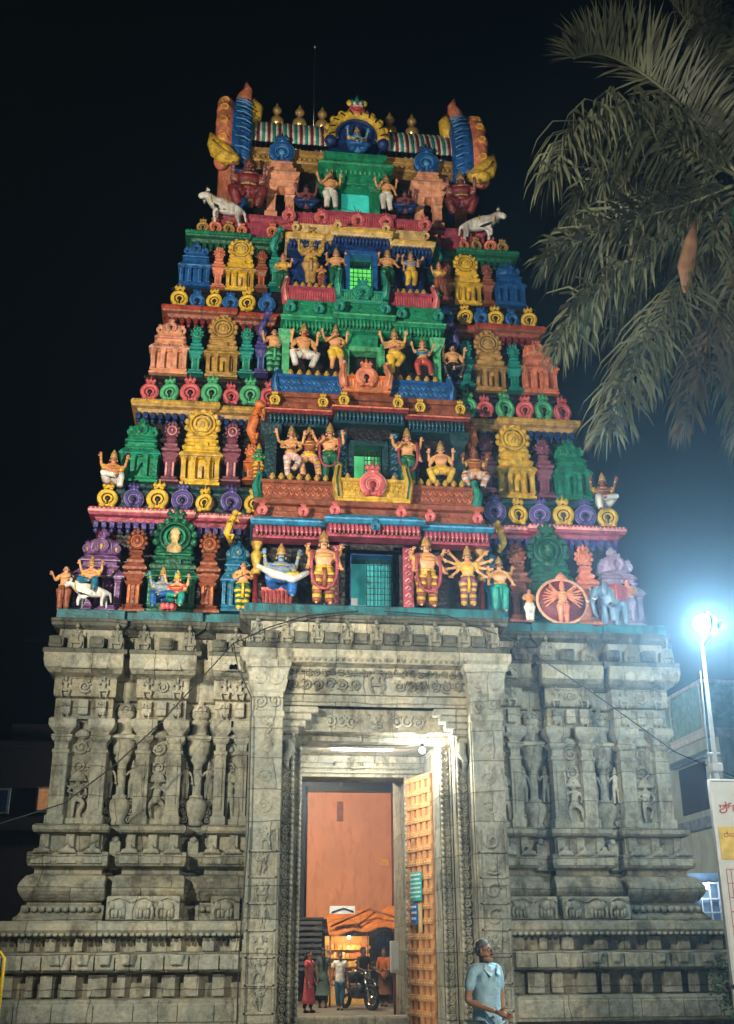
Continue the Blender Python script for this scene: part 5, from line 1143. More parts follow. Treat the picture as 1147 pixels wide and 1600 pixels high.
mb = MB(); mb.box(-.65, .65, 1.46, 1.52, 5.22, 5.27, .005); mb.build('holder', WH, o)
for x in (-.4, .4): lamp('assumed_tube_lamp_light', 'POINT', (x, 1.45, 5.1), 130, (1, .97, .86), size=.12)  # point lights of the assumed tube
# white meter box on the inner jamb
mb = MB(); mb.box(1.18, 1.36, 6.2, 6.4, 1.05, 1.72, .02); mb.box(1.2, 1.34, 6.17, 6.2, 1.1, 1.66, .01); o = mb.build('meter_box', WH); tag(o, 'white meter box fixed at the back end of the passage wall', 'box')
mb = MB(); mb.tube([(1.27, 6.3, 1.05), (1.27, 6.3, .4), (1.27, 6.3, 0)], .03, 8); o2 = mb.build('conduit', P('maroon'), o)

# ------------------------------------------------------------------ street seen through the gate
mb = MB(); mb.box(.02, 9, 18, 24, 2.45, 6.5, 0); mb.box(.9, 1.12, 17.97, 18, 5.5, 6.25, 0)
orange = mat('orange_plaster', (.72, .3, .16), .8, .3, 6, .12, .8, stain=(.6, .23, .12))
ob = empty('orange_building', (3, 18, 0)); tag(ob, 'big orange plastered building wall beyond the gate', 'building')
w = mb.build('wall', orange, ob); w.matrix_parent_inverse = Matrix.Translation((-3, -18, 0))
mb = MB(); mb.box(1.0, 1.22, 17.93, 17.99, 5.55, 6.2, .01); q = mb.build('vent', P('brown'), ob); q.matrix_parent_inverse = Matrix.Translation((-3, -18, 0))
mb = MB(); mb.box(.0, 9, 17.6, 24, 6.5, 6.62, 0); mb.box(-.5, 9, 18.2, 24, 6.7, 9, 0); q = mb.build('eave', P('black'), ob); q.matrix_parent_inverse = Matrix.Translation((-3, -18, 0))
mb = MB(); mb.box(.3, 9, 18.3, 24, 0, 2.45, 0); q = mb.build('lower_wall', P('dark'), ob); q.matrix_parent_inverse = Matrix.Translation((-3, -18, 0))
mb = MB(); mb.tube([(2.9, 17.9, 0), (2.9, 17.9, 6.5)], .05, 8); q = mb.build('drain_pipe', P('maroon'), ob); q.matrix_parent_inverse = Matrix.Translation((-3, -18, 0))
mb = MB(); mb.plate([(2.45, 4.15), (2.78, 4.1), (2.74, 4.3), (2.5, 4.33)], 17.9, 17.92); q = mb.build('paper_flag', mat('flag_orange', (.8, .38, .1), .6, .1), ob); q.matrix_parent_inverse = Matrix.Translation((-3, -18, 0))
mb = MB(); mb.box(-3, 5, 8.3, 8.5, 5.62, 5.95, .01); mb.box(-3, 5, 8.3, 8.45, 6.2, 6.28, .01); mb.box(.2, .28, 8.28, 8.3, 5.4, 6.3, .01); mb.box(.9, 1.3, 8.2, 8.3, 5.55, 5.8, .02)
o = mb.build('roof_beam', mat('beam_grey', (.16, .19, .24), .6, .2)); tag(o, 'blue grey steel beam crossing above the far end of the passage', 'beam')
# dark shuttered shop at the left
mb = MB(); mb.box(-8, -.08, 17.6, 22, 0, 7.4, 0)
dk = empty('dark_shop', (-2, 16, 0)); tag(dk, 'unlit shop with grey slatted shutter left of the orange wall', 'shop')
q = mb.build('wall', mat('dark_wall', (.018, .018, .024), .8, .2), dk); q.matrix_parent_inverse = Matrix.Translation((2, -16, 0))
mb = MB()
for i in range(9): mb.box(-2, .45, 16.86, 16.92, .9+i*.17, 1.0+i*.17, .01)
mb.m = 1; mb.box(-2, .5, 16.8, 17.6, 2.4, 2.47, 0)
q = mb.build('shutter', [mat('shutter_grey', (.07, .08, .1), .6, .2), P('black')], dk); q.matrix_parent_inverse = Matrix.Translation((2, -16, 0))
# stall with a sagging orange canopy
sl = empty('market_stall', (1.6, 15, 0)); tag(sl, 'lit roadside stall with sagging orange canopy and shelves of goods', 'market stall')
PI_ = Matrix.Translation((-1.6, -15, 0))
mb = MB(); n = 10
for i in range(n):
    for j in range(3):
        xa = .45+i*.24; xb = xa+.26; z = lambda x, jj: 1.95+.22*(x-.4)/2+.06*sin(x*7+jj)+.18*jj
        mb.add([(xa, 14.2+j*.3, z(xa, j)), (xb, 14.2+j*.3, z(xb, j)), (xb, 14.55+j*.3, z(xb, j+1)), (xa, 14.55+j*.3, z(xa, j+1)), (xa, 14.2+j*.3, z(xa, j)-.04), (xb, 14.2+j*.3, z(xb, j)-.04), (xb, 14.55+j*.3, z(xb, j+1)-.04), (xa, 14.55+j*.3, z(xa, j+1)-.04)], [(0, 1, 2, 3), (7, 6, 5, 4), (0, 4, 5, 1), (1, 5, 6, 2), (2, 6, 7, 3), (3, 7, 4, 0)])
q = mb.build('canopy', mat('canopy_orange', (.62, .2, .04), .6, .3, 9), sl); q.matrix_parent_inverse = PI_
mb = MB()
for x in (.5, 1.6, 2.8): mb.tube([(x, 14.3, 0), (x, 14.3, 2.1)], .025, 6)
for (a_, b_) in (((.5, 14.3, 2.15), (1.7, 14.4, 2.65)), ((1.7, 14.4, 2.65), (2.8, 14.3, 2.3)), ((1.2, 14.3, 2.1), (1.9, 14.5, 2.6))): mb.tube([a_, b_], .03, 6)
q = mb.build('poles', P('brown'), sl); q.matrix_parent_inverse = PI_
mb = MB()
for k in range(5):
    mb.m = 0; mb.box(.5, 1.75, 15.2, 15.6, .55+k*.24, .57+k*.24, 0)
    x = .52
    while x < 1.7: mb.m = rnd.randint(0, 3); w_ = rnd.uniform(.06, .16); mb.box(x, x+w_, 15.22, 15.45, .575+k*.24, .6+k*.24+rnd.uniform(.06, .15), .005); x += w_+.015
mb.m = 0; mb.box(.45, 1.8, 15.6, 15.65, 0, 1.9, 0); mb.box(.5, 1.75, 15.15, 15.6, 0, .5, .01)
q = mb.build('shelves', [mat('g1', (.7, .42, .14), .6, .1), mat('g2', (.6, .2, .08), .6, .1), mat('g3', (.75, .6, .35), .6, .1), mat('g4', (.5, .3, .08), .6, .1)], sl); q.matrix_parent_inverse = PI_
lamp('stall_light', 'POINT', (1.1, 14.75, 1.75), 40, (1, .72, .35), size=.05)  # stall bulb assumed from the yellow lit shelves
mb = MB(); mb.ball((1.1, 14.75, 1.86), .04, 8, 6); q = mb.build('bulb', MATS['bulb'], sl); q.matrix_parent_inverse = PI_
mb = MB(); mb.loft([(.45, 14.0), (1.2, 14.0), (1.2, 14.04), (.45, 14.04)], [(0, 2.5), (0, 2.72)]); mb.m = 1; mb.tube([(.5, 13.98, 2.54), (.85, 13.98, 2.66), (1.15, 13.98, 2.56)], .02, 4)
o = mb.build('banner', [mat('banner_pale', (.75, .8, .85), .5, .05), P('blue')]); tag(o, 'small white and blue banner hanging above the orange canopy', 'banner')
mb = MB()
for i in range(6): mb.box(2.0+i*.12, 2.09+i*.12, 15.6, 15.64, 1.0+.1*(i % 2), 2.0, .01)
o = mb.build('hanging_clothes', P('dblue')); tag(o, 'dark blue cloths hanging at the right end of the stall', 'clothes')
lamp('assumed_street_light', 'POINT', (-1.0, 11.0, 6.2), 2100, (1, .8, .56), size=.15)  # assumed lamp, unseen, added to light the orange wall and the road
lp = MB(); lp.tube([(-3.4, 12, 0), (-3.4, 12, 6.4), (-3.2, 11.9, 6.7), (-1.3, 11.5, 6.5)], .05, 8); q = lp.build('street_lamp', P('bluegrey')); tag(q, 'assumed tall street lamp, out of view, lighting the road beyond the gate', 'street lamp')
lp = MB(); lp.ball((-1.2, 11.5, 6.42), (.2, .12, .07), 10, 6); lp.build('lamp_head', MATS['bulb'], q)

# ------------------------------------------------------------------ people
def human(H, arms, legs, loc, rz, label, skin=(.3, .14, .07), hair=(.01, .01, .01), shirt=None, trouser=None, sleeve=.75, long_hair=False, skirt=None, head_turn=0, stout=1.0, glasses=False, moustache=False, shoes=(.02, .02, .02), group='people beyond the gateway', pz=.5, lean=0, shirt_len=.46, body_name='person'):
    SK = mat('skin_%d' % int(skin[0]*1000), skin, .55, .1, 40, .1)
    c_, s_ = cos(head_turn), sin(head_turn)
    def hp(x, y, z): return (x*c_-y*s_+0, x*s_+y*c_-lean*1.2, z)
    w = stout
    N = [((0, 0, pz), (.078*w, .06*w)), ((0, -.3*lean, pz+.1), (.07*w, .055*w)), ((0, -.7*lean, pz+.2), (.083*w, .06*w)), ((0, -lean, pz+.275), (.055*w, .042*w)),
         (hp(0, .002, pz+.325), .03), (hp(0, -.008, pz+.372), (.038, .042)), (hp(0, -.004, pz+.415), (.043, .05)), (hp(0, .0, pz+.452), (.03, .034))]
    E = [(i, i+1) for i in range(7)]; AI = []; LI = []
    for a in arms:
        sx = 1 if a[0][0] > 0 else -1; b = len(N)
        N += [((sx*.092*w, -lean, pz+.29), .033), (a[0], .024), (Vector(a[0]).lerp(Vector(a[1]), .35)[:], .023), (a[1], .015)]
        E += [(3, b), (b, b+1), (b+1, b+2), (b+2, b+3)]; AI.append(b)
    for l in legs:
        sx = 1 if l[0][0] > 0 else -1; b = len(N)
        N += [((sx*.048, 0, pz-.05), .055*w), (l[0], .034), (Vector(l[0]).lerp(Vector(l[1]), .35)[:], .034), (l[1], .02), ((l[1][0]+.004*sx, l[1][1]-.07, l[1][2]-.022), .018)]
        E += [(0, b), (b, b+1), (b+1, b+2), (b+2, b+3), (b+3, b+4)]; LI.append(b)
    vs, fs = skin_geo(N, E, 2)
    mb = MB(); mb.add(vs, fs, True)
    hz = pz+.402
    mb.tube([hp(0, -.05, hz+.012), hp(0, -.066, hz-.012), hp(0, -.054, hz-.018)], [.006, .011, .008], 6)
    for q in (-1, 1): mb.ball(hp(q*.045, .004, hz-.003), (.007, .013, .02), 8, 6); mb.ball(hp(q*.007, -.056, hz-.016), .006, 6, 4)
    mb.tube([hp(-.014, -.05, hz-.034), hp(0, -.055, hz-.034), hp(.014, -.05, hz-.034)], .005, 5); mb.ball(hp(0, -.04, hz-.052), (.018, .016, .014), 8, 5); mb.ball(hp(0, -.018, hz-.045), (.036, .036, .024), 12, 7)
    for a in arms:
        e, q = Vector(a[0]), Vector(a[1]); fingers(mb, q, (q-e), .1, .45, 1 if q.x > 0 else -1, .0075)
    sc = lambda m_: setattr(m_, 'v', [tuple(t*H for t in v) for v in m_.v])
    sc(mb); body = mb.build(body_name, SK); tag(body, label, 'person', group); body.location = loc; body.rotation_euler.z = rz
    def part(nodes, edges, name, m_, sub=2, extra=None):
        v2, f2 = skin_geo(nodes, edges, sub); p = MB(); p.add(v2, f2, True)
        if extra: extra(p)
        sc(p); return p.build(name, m_, body)
    if shirt:
        n2 = [((0, 0, shirt_len-.03), (.1*w, .082*w)), ((0, 0, pz+.03), (.092*w, .075*w)), ((0, -.3*lean, pz+.1), (.088*w, .07*w)), ((0, -.7*lean, pz+.2), (.096*w, .073*w)), ((0, -lean, pz+.277), (.068*w, .05*w))]; e2 = [(0, 1), (1, 2), (2, 3), (3, 4)]
        for a in arms:
            sx = 1 if a[0][0] > 0 else -1; b = len(n2); sh = Vector((sx*.095*w, -lean, pz+.29)); n2 += [(sh[:], .042), (sh.lerp(Vector(a[0]), sleeve)[:], .036)]; e2 += [(4, b), (b, b+1)]
        def ex(p):
            for q in (-1, 1): p.tube([hp(q*.012, -.05, pz+.298), (q*.035, -.03-lean, pz+.318), (q*.03, .035-lean, pz+.325)], [.009, .01, .008], 6)
        SM = mat('cloth_%s' % str(shirt), shirt, .75, 1.0, 8, .2, 9)
        so = part(n2, e2, 'shirt', SM, 2, ex)
    if trouser:
        n2 = [((0, 0, pz+.01), (.085*w, .066*w))]; e2 = []
        for l in legs:
            sx = 1 if l[0][0] > 0 else -1; b = len(n2); an = Vector(l[1])+Vector((0, .005, .02)); n2 += [((sx*.048, 0, pz-.05), .062*w), (l[0], .046), (an[:], .034)]; e2 += [(0, b), (b, b+1), (b+1, b+2)]
        part(n2, e2, 'trousers', mat('cloth_%s' % str(trouser), trouser, .8, .4, 16, .2))
    if skirt:
        p = MB(); p.lathe((0, 0, 0), [(.085, pz+.08), (.1, pz-.02), (.115, pz-.15), (.135, pz-.3), (.14, skirt[1])], 16, .75)
        p.v = [(v[0]*(1+.06*sin(9*math.atan2(v[1], v[0]))), v[1]*(1+.06*sin(9*math.atan2(v[1], v[0]))), v[2]) for v in p.v]; sc(p); p.build('dress', mat('cloth_%s' % str(skirt[0]), skirt[0], .75, .4, 14, .15), body)
    hr = MB(); hr.ball(hp(0, .014, pz+.436), (.046, .05, .042), 14, 10); hr.ball(hp(0, .026, pz+.408), (.046, .036, .048), 12, 8)

    if long_hair: hr.tube([hp(0, .045, pz+.42), hp(0, .06, pz+.34), hp(0, .075, pz+.24), hp(0, .075, pz+.12)], [.04, .035, .025, .01], 8)
    sc(hr); hr.build('hair', mat('hair_%d' % int(hair[0]*1000), hair, .5, .5, 60, .3), body)
    fc = MB(); m2 = []
    for q in (-1, 1):
        fc.m = 0; fc.ball(hp(q*.018, -.047, hz+.002), (.009, .005, .0055), 8, 5); fc.m = 1; fc.ball(hp(q*.018, -.0515, hz+.002), (.004, .003, .0045), 6, 4); fc.tube([hp(q*.008, -.052, hz+.015), hp(q*.02, -.053, hz+.018), hp(q*.032, -.045, hz+.013)], .003, 5)
    if moustache: fc.tube([hp(-.02, -.05, hz-.028), hp(0, -.059, hz-.024), hp(.02, -.05, hz-.028)], [.003, .006, .003], 6)
    sc(fc); fc.build('eyes', [P('white'), P('black')], body)
    if glasses:
        gl = MB()
        for q in (-1, 1):
            gl.tube([hp(q*.02+.015*cos(2*pi*i/12), -.062, hz+.001+.011*sin(2*pi*i/12)) for i in range(12)], .0022, 5, True); gl.tube([hp(q*.035, -.06, hz+.004), hp(q*.046, -.02, hz+.006), hp(q*.047, .01, hz+.004)], .002, 4)
        gl.tube([hp(-.006, -.063, hz+.003), hp(.006, -.063, hz+.003)], .002, 4); sc(gl); gl.build('spectacles', P('black'), body)
    if shoes:
        p = MB()
        for l in legs: p.ball((l[1][0], l[1][1]-.035, l[1][2]-.025), (.028, .062, .022), 10, 6)
        sc(p); p.build('shoes', mat('shoe_%s' % str(shoes), shoes, .5, .1), body)
    return body
LW = [[(.05, -.03, .27), (.05, -.02, .045)], [(-.05, .02, .27), (-.05, .05, .045)]]
man = human(1.7, [[(.135, .0, .6), (.14, -.03, .47)], [(-.155, .02, .6), (-.07, -.16, .54)]], LW, (.42, -7, .02), radians(32), 'greying man in blue short sleeved shirt and spectacles walking in front of the gate', skin=(.42, .22, .13), hair=(.13, .13, .13), shirt=(.36, .58, .72), trouser=(.45, .52, .55), head_turn=radians(18), stout=1.2, glasses=True, moustache=True, group='people before the gateway', shirt_len=.43)
del man['group']
cl = MB()
for q in (-1, 1): cl.add([(q*.012, -.094, .765), (q*.055, -.062, .822), (q*.075, -.066, .79), (q*.045, -.1, .745), (q*.012, -.088, .763), (q*.053, -.056, .82), (q*.073, -.06, .788), (q*.045, -.094, .743)], [(0, 1, 2, 3), (7, 6, 5, 4), (0, 3, 7, 4), (1, 5, 6, 2), (3, 2, 6, 7), (0, 4, 5, 1)])
cl.v = [tuple(c*1.7 for c in v) for v in cl.v]; cl.build('collar', mat('collar_blue', (.5, .7, .8), .75, .3), man); cl = MB()
for k in range(5): cl.ball((.0, -.093-.004*(k < 2), .73-.055*k), (.004, .003, .004), 6, 4)
cl.v = [tuple(c*1.7 for c in v) for v in cl.v]; cl.build('shirt_buttons', P('white'), man)
G_ = Vector((at(530, 1565, 12.5).x, 12.5, 0))
human(1.52, [[(.13, .02, .62), (.14, .0, .47)], [(-.13, .0, .62), (-.15, -.02, .47)]], [[(.045, -.03, .27), (.03, -.03, .045)], [(-.045, .0, .27), (-.03, .04, .045)]], (G_.x, 12.3, 0), 0, 'girl in white t-shirt and blue jeans walking towards the gate', skin=(.33, .16, .09), shirt=(.8, .8, .78), trouser=(.03, .14, .26), sleeve=.6, shirt_len=.45)
human(1.55, [[(.12, .02, .62), (.1, -.06, .5)], [(-.12, .0, .62), (-.12, -.05, .48)]], LW, (at(484, 1570, 11).x-.02, 11.2, 0), radians(60), 'woman in a long pink and black dress seen at the left side of the passage', skin=(.33, .16, .09), skirt=((.75, .12, .16), .14), shirt=(.75, .13, .17), trouser=(.01, .01, .01), long_hair=True, sleeve=.5)
human(1.62, [[(.12, .02, .62), (.1, .04, .48)], [(-.12, .0, .62), (-.12, .05, .48)]], LW, (at(505, 1560, 13.5).x, 13.6, 0), radians(180), 'woman with long black hair in dark green dress seen from behind', skin=(.2, .1, .06), skirt=((.05, .09, .07), .2), shirt=(.04, .07, .06), trouser=(.01, .01, .01), long_hair=True)
RID = [[(.1, -.2, .3), (.09, -.08, .08)], [(-.1, -.2, .3), (-.09, -.08, .08)]]
BK = Vector((1.12, 12.6, 0)); BR = radians(28)
human(1.65, [[(.16, -.12, .5), (.16, -.27, .47)], [(-.16, -.12, .5), (-.16, -.27, .47)]], RID, (BK.x+.16, BK.y+.25, .22), BR, 'person in black clothes sitting on the black motorbike', skin=(.12, .06, .04), shirt=(.012, .012, .014), trouser=(.012, .012, .014), pz=.36, sleeve=.95, lean=.03, shirt_len=.34)
human(1.6, [[(.13, -.08, .6), (.06, -.16, .6)], [(-.13, -.05, .6), (-.05, -.14, .58)]], LW, (2.05, 14.0, 0), radians(-30), 'person in orange shirt and dark skirt standing behind the motorbike', skin=(.25, .12, .07), shirt=(.4, .1, .02), trouser=(.05, .02, .01), skirt=((.12, .04, .02), .2))
# ------------------------------------------------------------------ motorbike
bike = empty('motorbike', BK, None, BR); tag(bike, 'black parked motorbike with round headlight beyond the gate', 'motorbike')
BLK = mat('black_enamel', (.012, .012, .014), .25, .05); CHR = mat('chrome', (.6, .6, .6), .15, 0, metal=1); RUB = mat('rubber', (.015, .015, .015), .8, .4)
for y, nm in ((-.68, 'w'), (.66, 'w')):
    w = MB(); w.tube([(0, y+.29*cos(2*pi*i/20), .32+.29*sin(2*pi*i/20)) for i in range(20)], .055, 8, True); wo = w.build('wheel', RUB, bike)
    r = MB(); r.tube([(0, y+.22*cos(2*pi*i/20), .32+.22*sin(2*pi*i/20)) for i in range(20)], .018, 6, True); r.lathe((-.05, y, .32), [(.05, 0), (.06, .05), (.05, .1)], 10, 1, 'x')
    for i in range(8): a_ = 2*pi*i/8; r.tube([(0, y, .32), (0, y+.21*cos(a_), .32+.21*sin(a_))], .008, 4)
    r.build('rim', CHR, wo)
mb = MB(); mb.tube([(0, -.35, .85), (0, -.1, .72), (0, .3, .7), (0, .62, .72)], [.04, .05, .05, .04], 8)
mb.tube([(0, -.38, .9), (0, -.2, .45), (0, .1, .35), (0, .35, .6)], .03, 8); mb.tube([(.1, .66, .32), (.1, .1, .38)], .025, 6); mb.tube([(-.1, .66, .32), (-.1, .1, .38)], .025, 6)
mb.build('frame', BLK, bike)
mb = MB(); mb.box(-.12, .12, -.18, .18, .28, .58, .04); mb.lathe((0, -.1, .45), [(.11, 0), (.12, .04), (.12, .2), (.1, .22)], 10); mb.ball((0, .1, .42), (.17, .16, .13), 10, 7); mb.build('engine', mat('engine', (.12, .12, .13), .35, .3, metal=.7), bike)
mb = MB(); mb.ball((0, -.12, .86), (.14, .26, .13), 14, 9); mb.build('fuel_tank', BLK, bike)
mb = MB(); mb.tube([(0, .1, .84), (0, .35, .82), (0, .65, .88)], [.11, .12, .09], 10, flat=.5); mb.build('seat', RUB, bike)
mb = MB()
for s_ in (-1, 1): mb.tube([(s_*.08, -.68, .32), (s_*.08, -.45, .85)], .025, 8)
mb.tube([(-.34, -.28, 1.02), (-.2, -.38, .98), (0, -.42, .94), (.2, -.38, .98), (.34, -.28, 1.02)], .016, 6); mb.build('fork', CHR, bike)
mb = MB(); mb.lathe((0, -.5, .88), [(.04, -.1), (.1, -.04), (.11, .02), (.1, .04)], 14, 1, 'y'); hl = mb.build('headlight', CHR, bike)
mb = MB()
for q in (-.68, .66): mb.tube([(0, q+.37*cos(a_), .32+.37*sin(a_)) for a_ in [.3+2.2*i/8 for i in range(9)]], .07, 6, flat=.4)
mb.build('mudguards', BLK, bike)
mb = MB(); mb.tube([(.14, -.1, .3), (.17, .2, .28), (.17, .75, .36)], [.025, .03, .04], 8); mb.build('exhaust', CHR, bike)
for s_ in (-1, 1): mb = MB(); mb.tube([(s_*.2, -.36, .99), (s_*.25, -.36, 1.16)], .008, 5); mb.ball((s_*.27, -.36, 1.2), (.06, .015, .035), 10, 6); mb.build('mirror', CHR, bike)

# ------------------------------------------------------------------ right: street lamp, notice board, building, fence, shrub
a = at(1120, 1220, -4); top = at(1110, 1022, -4)
mb = MB(); mb.tube([(a.x, -4, 0), (a.x, -4, 3), (a.x+.03, -4, 6.05)], [.055, .045, .026], 10); mb.tube([(a.x-.07, -3.95, 1.0), (a.x-.07, -3.95, 3.95), (a.x-.03, -3.95, 5.6)], .01, 5); mb.box(a.x-.08, a.x+.08, -4.1, -3.9, 4.02, 4.16, .02); mb.tube([(a.x-.1, -4, 4.3), (a.x+.1, -4, 4.3)], .03, 6)
sl_ = mb.build('street_lamp', mat('galvanised', (.55, .58, .6), .4, .15, 12, .1, metal=.3)); tag(sl_, 'tall galvanised pole with a blazing white flood lamp right of the tower', 'street lamp')
h = at(1100, 975, -4)
mb = MB(); mb.lathe((h.x+.18, -4, h.z), [(.05, 0), (.16, -.04), (.2, -.12), (.2, -.16)], 16, 1, 'x'); mb.tube([(a.x+.03, -4, 6.0), (h.x+.2, -4, h.z-.05), (h.x+.26, -4, h.z)], .03, 8); mb.ball((h.x+.25, -4, h.z), (.08, .09, .09), 10, 7); mb.build('lamp_housing', P('teal'), sl_)
mb = MB(); mb.ball((h.x-.02, -4.04, h.z), (.16, .14, .14), 18, 12); mb.build('bulb', mat('bulb_white', (.9, 1, 1), .3, 0, emit=120), sl_)
lamp('street_lamp_light', 'SPOT', (h.x-.05, -4.3, h.z-.1), 3600, (.62, .9, 1.0), (h.x-3.5, -8, h.z+.2), .12, 178, .9)
lamp('street_lamp_spill', 'POINT', (h.x+.1, -3.6, h.z), 420, (.72, .95, 1.0), size=.12)
# notice board
a = at(1111, 1221, -6)
nb = empty('notice_board', (a.x, -6, 0)); tag(nb, 'large white notice board with red writing and yellow band at the right edge', 'notice board')
x0 = 0; zt = a.z; mb = MB(); mb.box(0, 1.9, 0, .03, 1.15, zt, .004); panel = mb.build('panel', mat('board_white', (.62, .66, .64), .45, .05, 6, .08), nb)
mb = MB(); mb.box(-.035, 0, -.02, .05, 1.1, zt+.03, .005); mb.box(0, 1.9, -.02, .05, zt, zt+.03, .005); mb.box(-.035, 1.9, -.02, .05, 1.1, 1.15, .005); mb.box(-.035, .02, .0, .05, 0, 1.1, 0); mb.box(1.88, 1.93, -.0, .05, 0, zt, 0); mb.build('frame', MATS['galvanised'], nb)
mb = MB(); mb.box(.02, 1.88, -.008, -.002, 2.62, 3.03, 0); mb.build('yellow_band', mat('band_yellow', (.75, .55, .08), .5, .05), nb)
REDI = mat('ink_red', (.55, .04, .03), .5, 0); GRI = mat('ink_green', (.03, .2, .15), .5, 0)
try:
    for s_, sz, z, x, m_ in (('ಶ್ರೀ ಸೋಮೇಶ್ವರ ಸ್ವಾಮಿ', .19, 3.2, .06, REDI), ('ದೇವಸ್ಥಾನ ಸಮಿತಿ ಬೆಂಗಳೂರು', .085, 2.9, .08, REDI), ('ಪೂಜಾ ಸಮಯ', .085, 2.76, .3, REDI), ('ಬೆಳಿಗ್ಗೆ 6 ಗಂಟೆ', .085, 2.65, .2, REDI), ('ಸಂಜೆ', .07, 3.45, .3, REDI)):
        textobj(s_, sz, m_, nb, (x, -.012, z), (pi/2, 0, 0))
except Exception as e: print('text', e)
mb = MB()
for i in range(8): mb.box(.06, 1.85, -.008, -.003, 2.5-.17*i, 2.507-.17*i, 0)
for x in (.06, .12, 1.0, 1.4): mb.box(x, x+.006, -.008, -.003, 1.3, 2.5, 0)
mb.m = 1
for i in range(7):
    x = .16
    while x < 1.8: w_ = rnd.uniform(.03, .12); mb.box(x, x+w_, -.01, -.004, 2.37-.17*i, 2.42-.17*i, 0); x += w_+.035
mb.build('table_rules', [REDI, GRI], nb)
# building with balcony
bd = empty('balcony_building', (10.3, 8, 0)); tag(bd, 'pale teal house with white framed balcony behind the right end of the temple', 'house')
BI = Matrix.Translation((-10.3, -8, 0)); TE = mat('teal_wall', (.42, .55, .54), .75, .2, 8, .15, 2, stain=(.3, .4, .4))
def bp(mb, n, m_, par=None): q = mb.build(n, m_, par or bd); q.matrix_parent_inverse = BI if par is None else Matrix.Identity(4); return q
mb = MB(); mb.box(10.6, 22, 8.2, 15, 0, 7.5, 0); mb.box(12.2, 22, 9.5, 15, 7.5, 8.6, 0); wl = bp(mb, 'wall', TE)
mb = MB(); mb.box(10.0, 12.4, 8.05, 13, 8.25, 8.36, .02); mb.box(10.0, 10.08, 8.05, 13, 6.95, 7.05, .01); mb.box(10.0, 10.1, 8.05, 8.15, 7.05, 8.25, .01); mb.box(10.0, 10.1, 10.2, 10.3, 7.05, 8.25, .01); mb.box(10.0, 10.1, 12.9, 13, 7.05, 8.25, .01); mb.box(10.0, 10.7, 8.05, 13, 6.8, 6.95, .01); mb.box(10, 12.3, 8.05, 8.15, 6.95, 7.05, .01); mb.box(11.4, 11.5, 8.05, 8.15, 7.05, 8.25, .01)
bp(mb, 'balcony_frame', mat('balcony_white', (.6, .65, .66), .6, .1), None)
mb = MB(); mb.box(10.05, 10.08, 8.15, 10.2, 7.06, 8.24, 0); mb.box(10.05, 10.08, 10.3, 12.9, 7.06, 8.24, 0); mb.box(10.1, 11.4, 8.1, 8.12, 7.06, 8.24, 0); bp(mb, 'balcony_glass', mat('glass_teal', (.25, .5, .48), .15, 0))
mb = MB(); mb.box(10.1, 10.6, 8.3, 13, 6.5, 6.8, .01); mb.box(10.35, 10.62, 8.0, 8.5, 4.4, 6.8, .01); bp(mb, 'column', TE)
mb = MB(); mb.box(10.54, 10.6, 9.6, 11.4, 5.1, 6.4, .01); bp(mb, 'window', P('black')); mb = MB(); mb.box(11.2, 13, 8.14, 8.2, 5.0, 6.6, .01); bp(mb, 'window', P('black'))
mb = MB(); mb.box(10.4, 10.6, 9.3, 11.7, 6.45, 6.55, .01); mb.box(10.45, 10.62, 8.2, 14, 4.6, 4.9, .01); mb.box(10.9, 22, 8.05, 8.2, 4.3, 4.6, .01); bp(mb, 'sunshade', P('bluegrey'))
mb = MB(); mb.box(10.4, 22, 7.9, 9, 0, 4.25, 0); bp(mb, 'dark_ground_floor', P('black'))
# grille fence with lamp
fe = empty('grille_fence', (8.6, 6, 0)); tag(fe, 'blue grey grille fence lit by a small lamp behind the right corner', 'fence')
mb = MB(); x = 7.2
while x < 13: mb.box(x, x+.03, 5.98, 6.02, 0, 3.0, 0); x += .22
for z in (.5, .8, 1.1, 1.4, 1.7, 2.0, 2.3, 2.6, 2.95): mb.box(7.2, 13, 5.97, 6.03, z, z+.03, 0)
q = mb.build('grille', MATS['galvanised'], fe); q.matrix_parent_inverse = Matrix.Translation((-8.6, -6, 0))
mb = MB(); mb.box(7.2, 13, 6.2, 6.3, 0, 3.2, 0); q = mb.build('sheet', mat('fence_sheet', (.12, .2, .3), .5, .1, 5), fe); q.matrix_parent_inverse = Matrix.Translation((-8.6, -6, 0))
p_ = at(1102, 1385, 5.8)
mb = MB(); mb.ball(p_, (.09, .05, .07), 10, 7); o = mb.build('fence_lamp', MATS['bulb']); tag(o, 'small white lamp shining on the grille fence', 'lamp')
lamp('fence_lamp_light', 'POINT', (p_.x, 5.55, p_.z), 30, (.7, .85, 1), size=.05)
# shrub
def leafcloud(mb, c, R, n, L, seed=1):
    r = random.Random(seed)
    for i in range(n):
        d = Vector((r.gauss(0, 1), r.gauss(0, 1), r.gauss(0, 1))).normalized()*(r.random()**.4); p = Vector(c)+Vector((d.x*R[0], d.y*R[1], d.z*R[2]))
        u = Vector((r.gauss(0, 1), r.gauss(0, 1), r.gauss(0, .7))).normalized()*L; w_ = u.cross(Vector((r.gauss(0, 1), r.gauss(0, 1), 1))).normalized()*L*.3
        mb.add([p, p+u*.5+w_, p+u, p+u*.5-w_], [(0, 1, 2, 3)])
LEAF = mat('leaf_green', (.05, .11, .04), .5, 0, 5, .5, 3)
sb = empty('shrub', (5.6, -2, 0)); tag(sb, 'leafy green shrub at the right end of the plinth', 'shrub')
mb = MB(); leafcloud(mb, (0, 0, 1.0), (.45, .4, .5), 700, .09, 3); leafcloud(mb, (.5, .2, .7), (.4, .4, .6), 500, .09, 4); mb.build('foliage', LEAF, sb)
mb = MB()
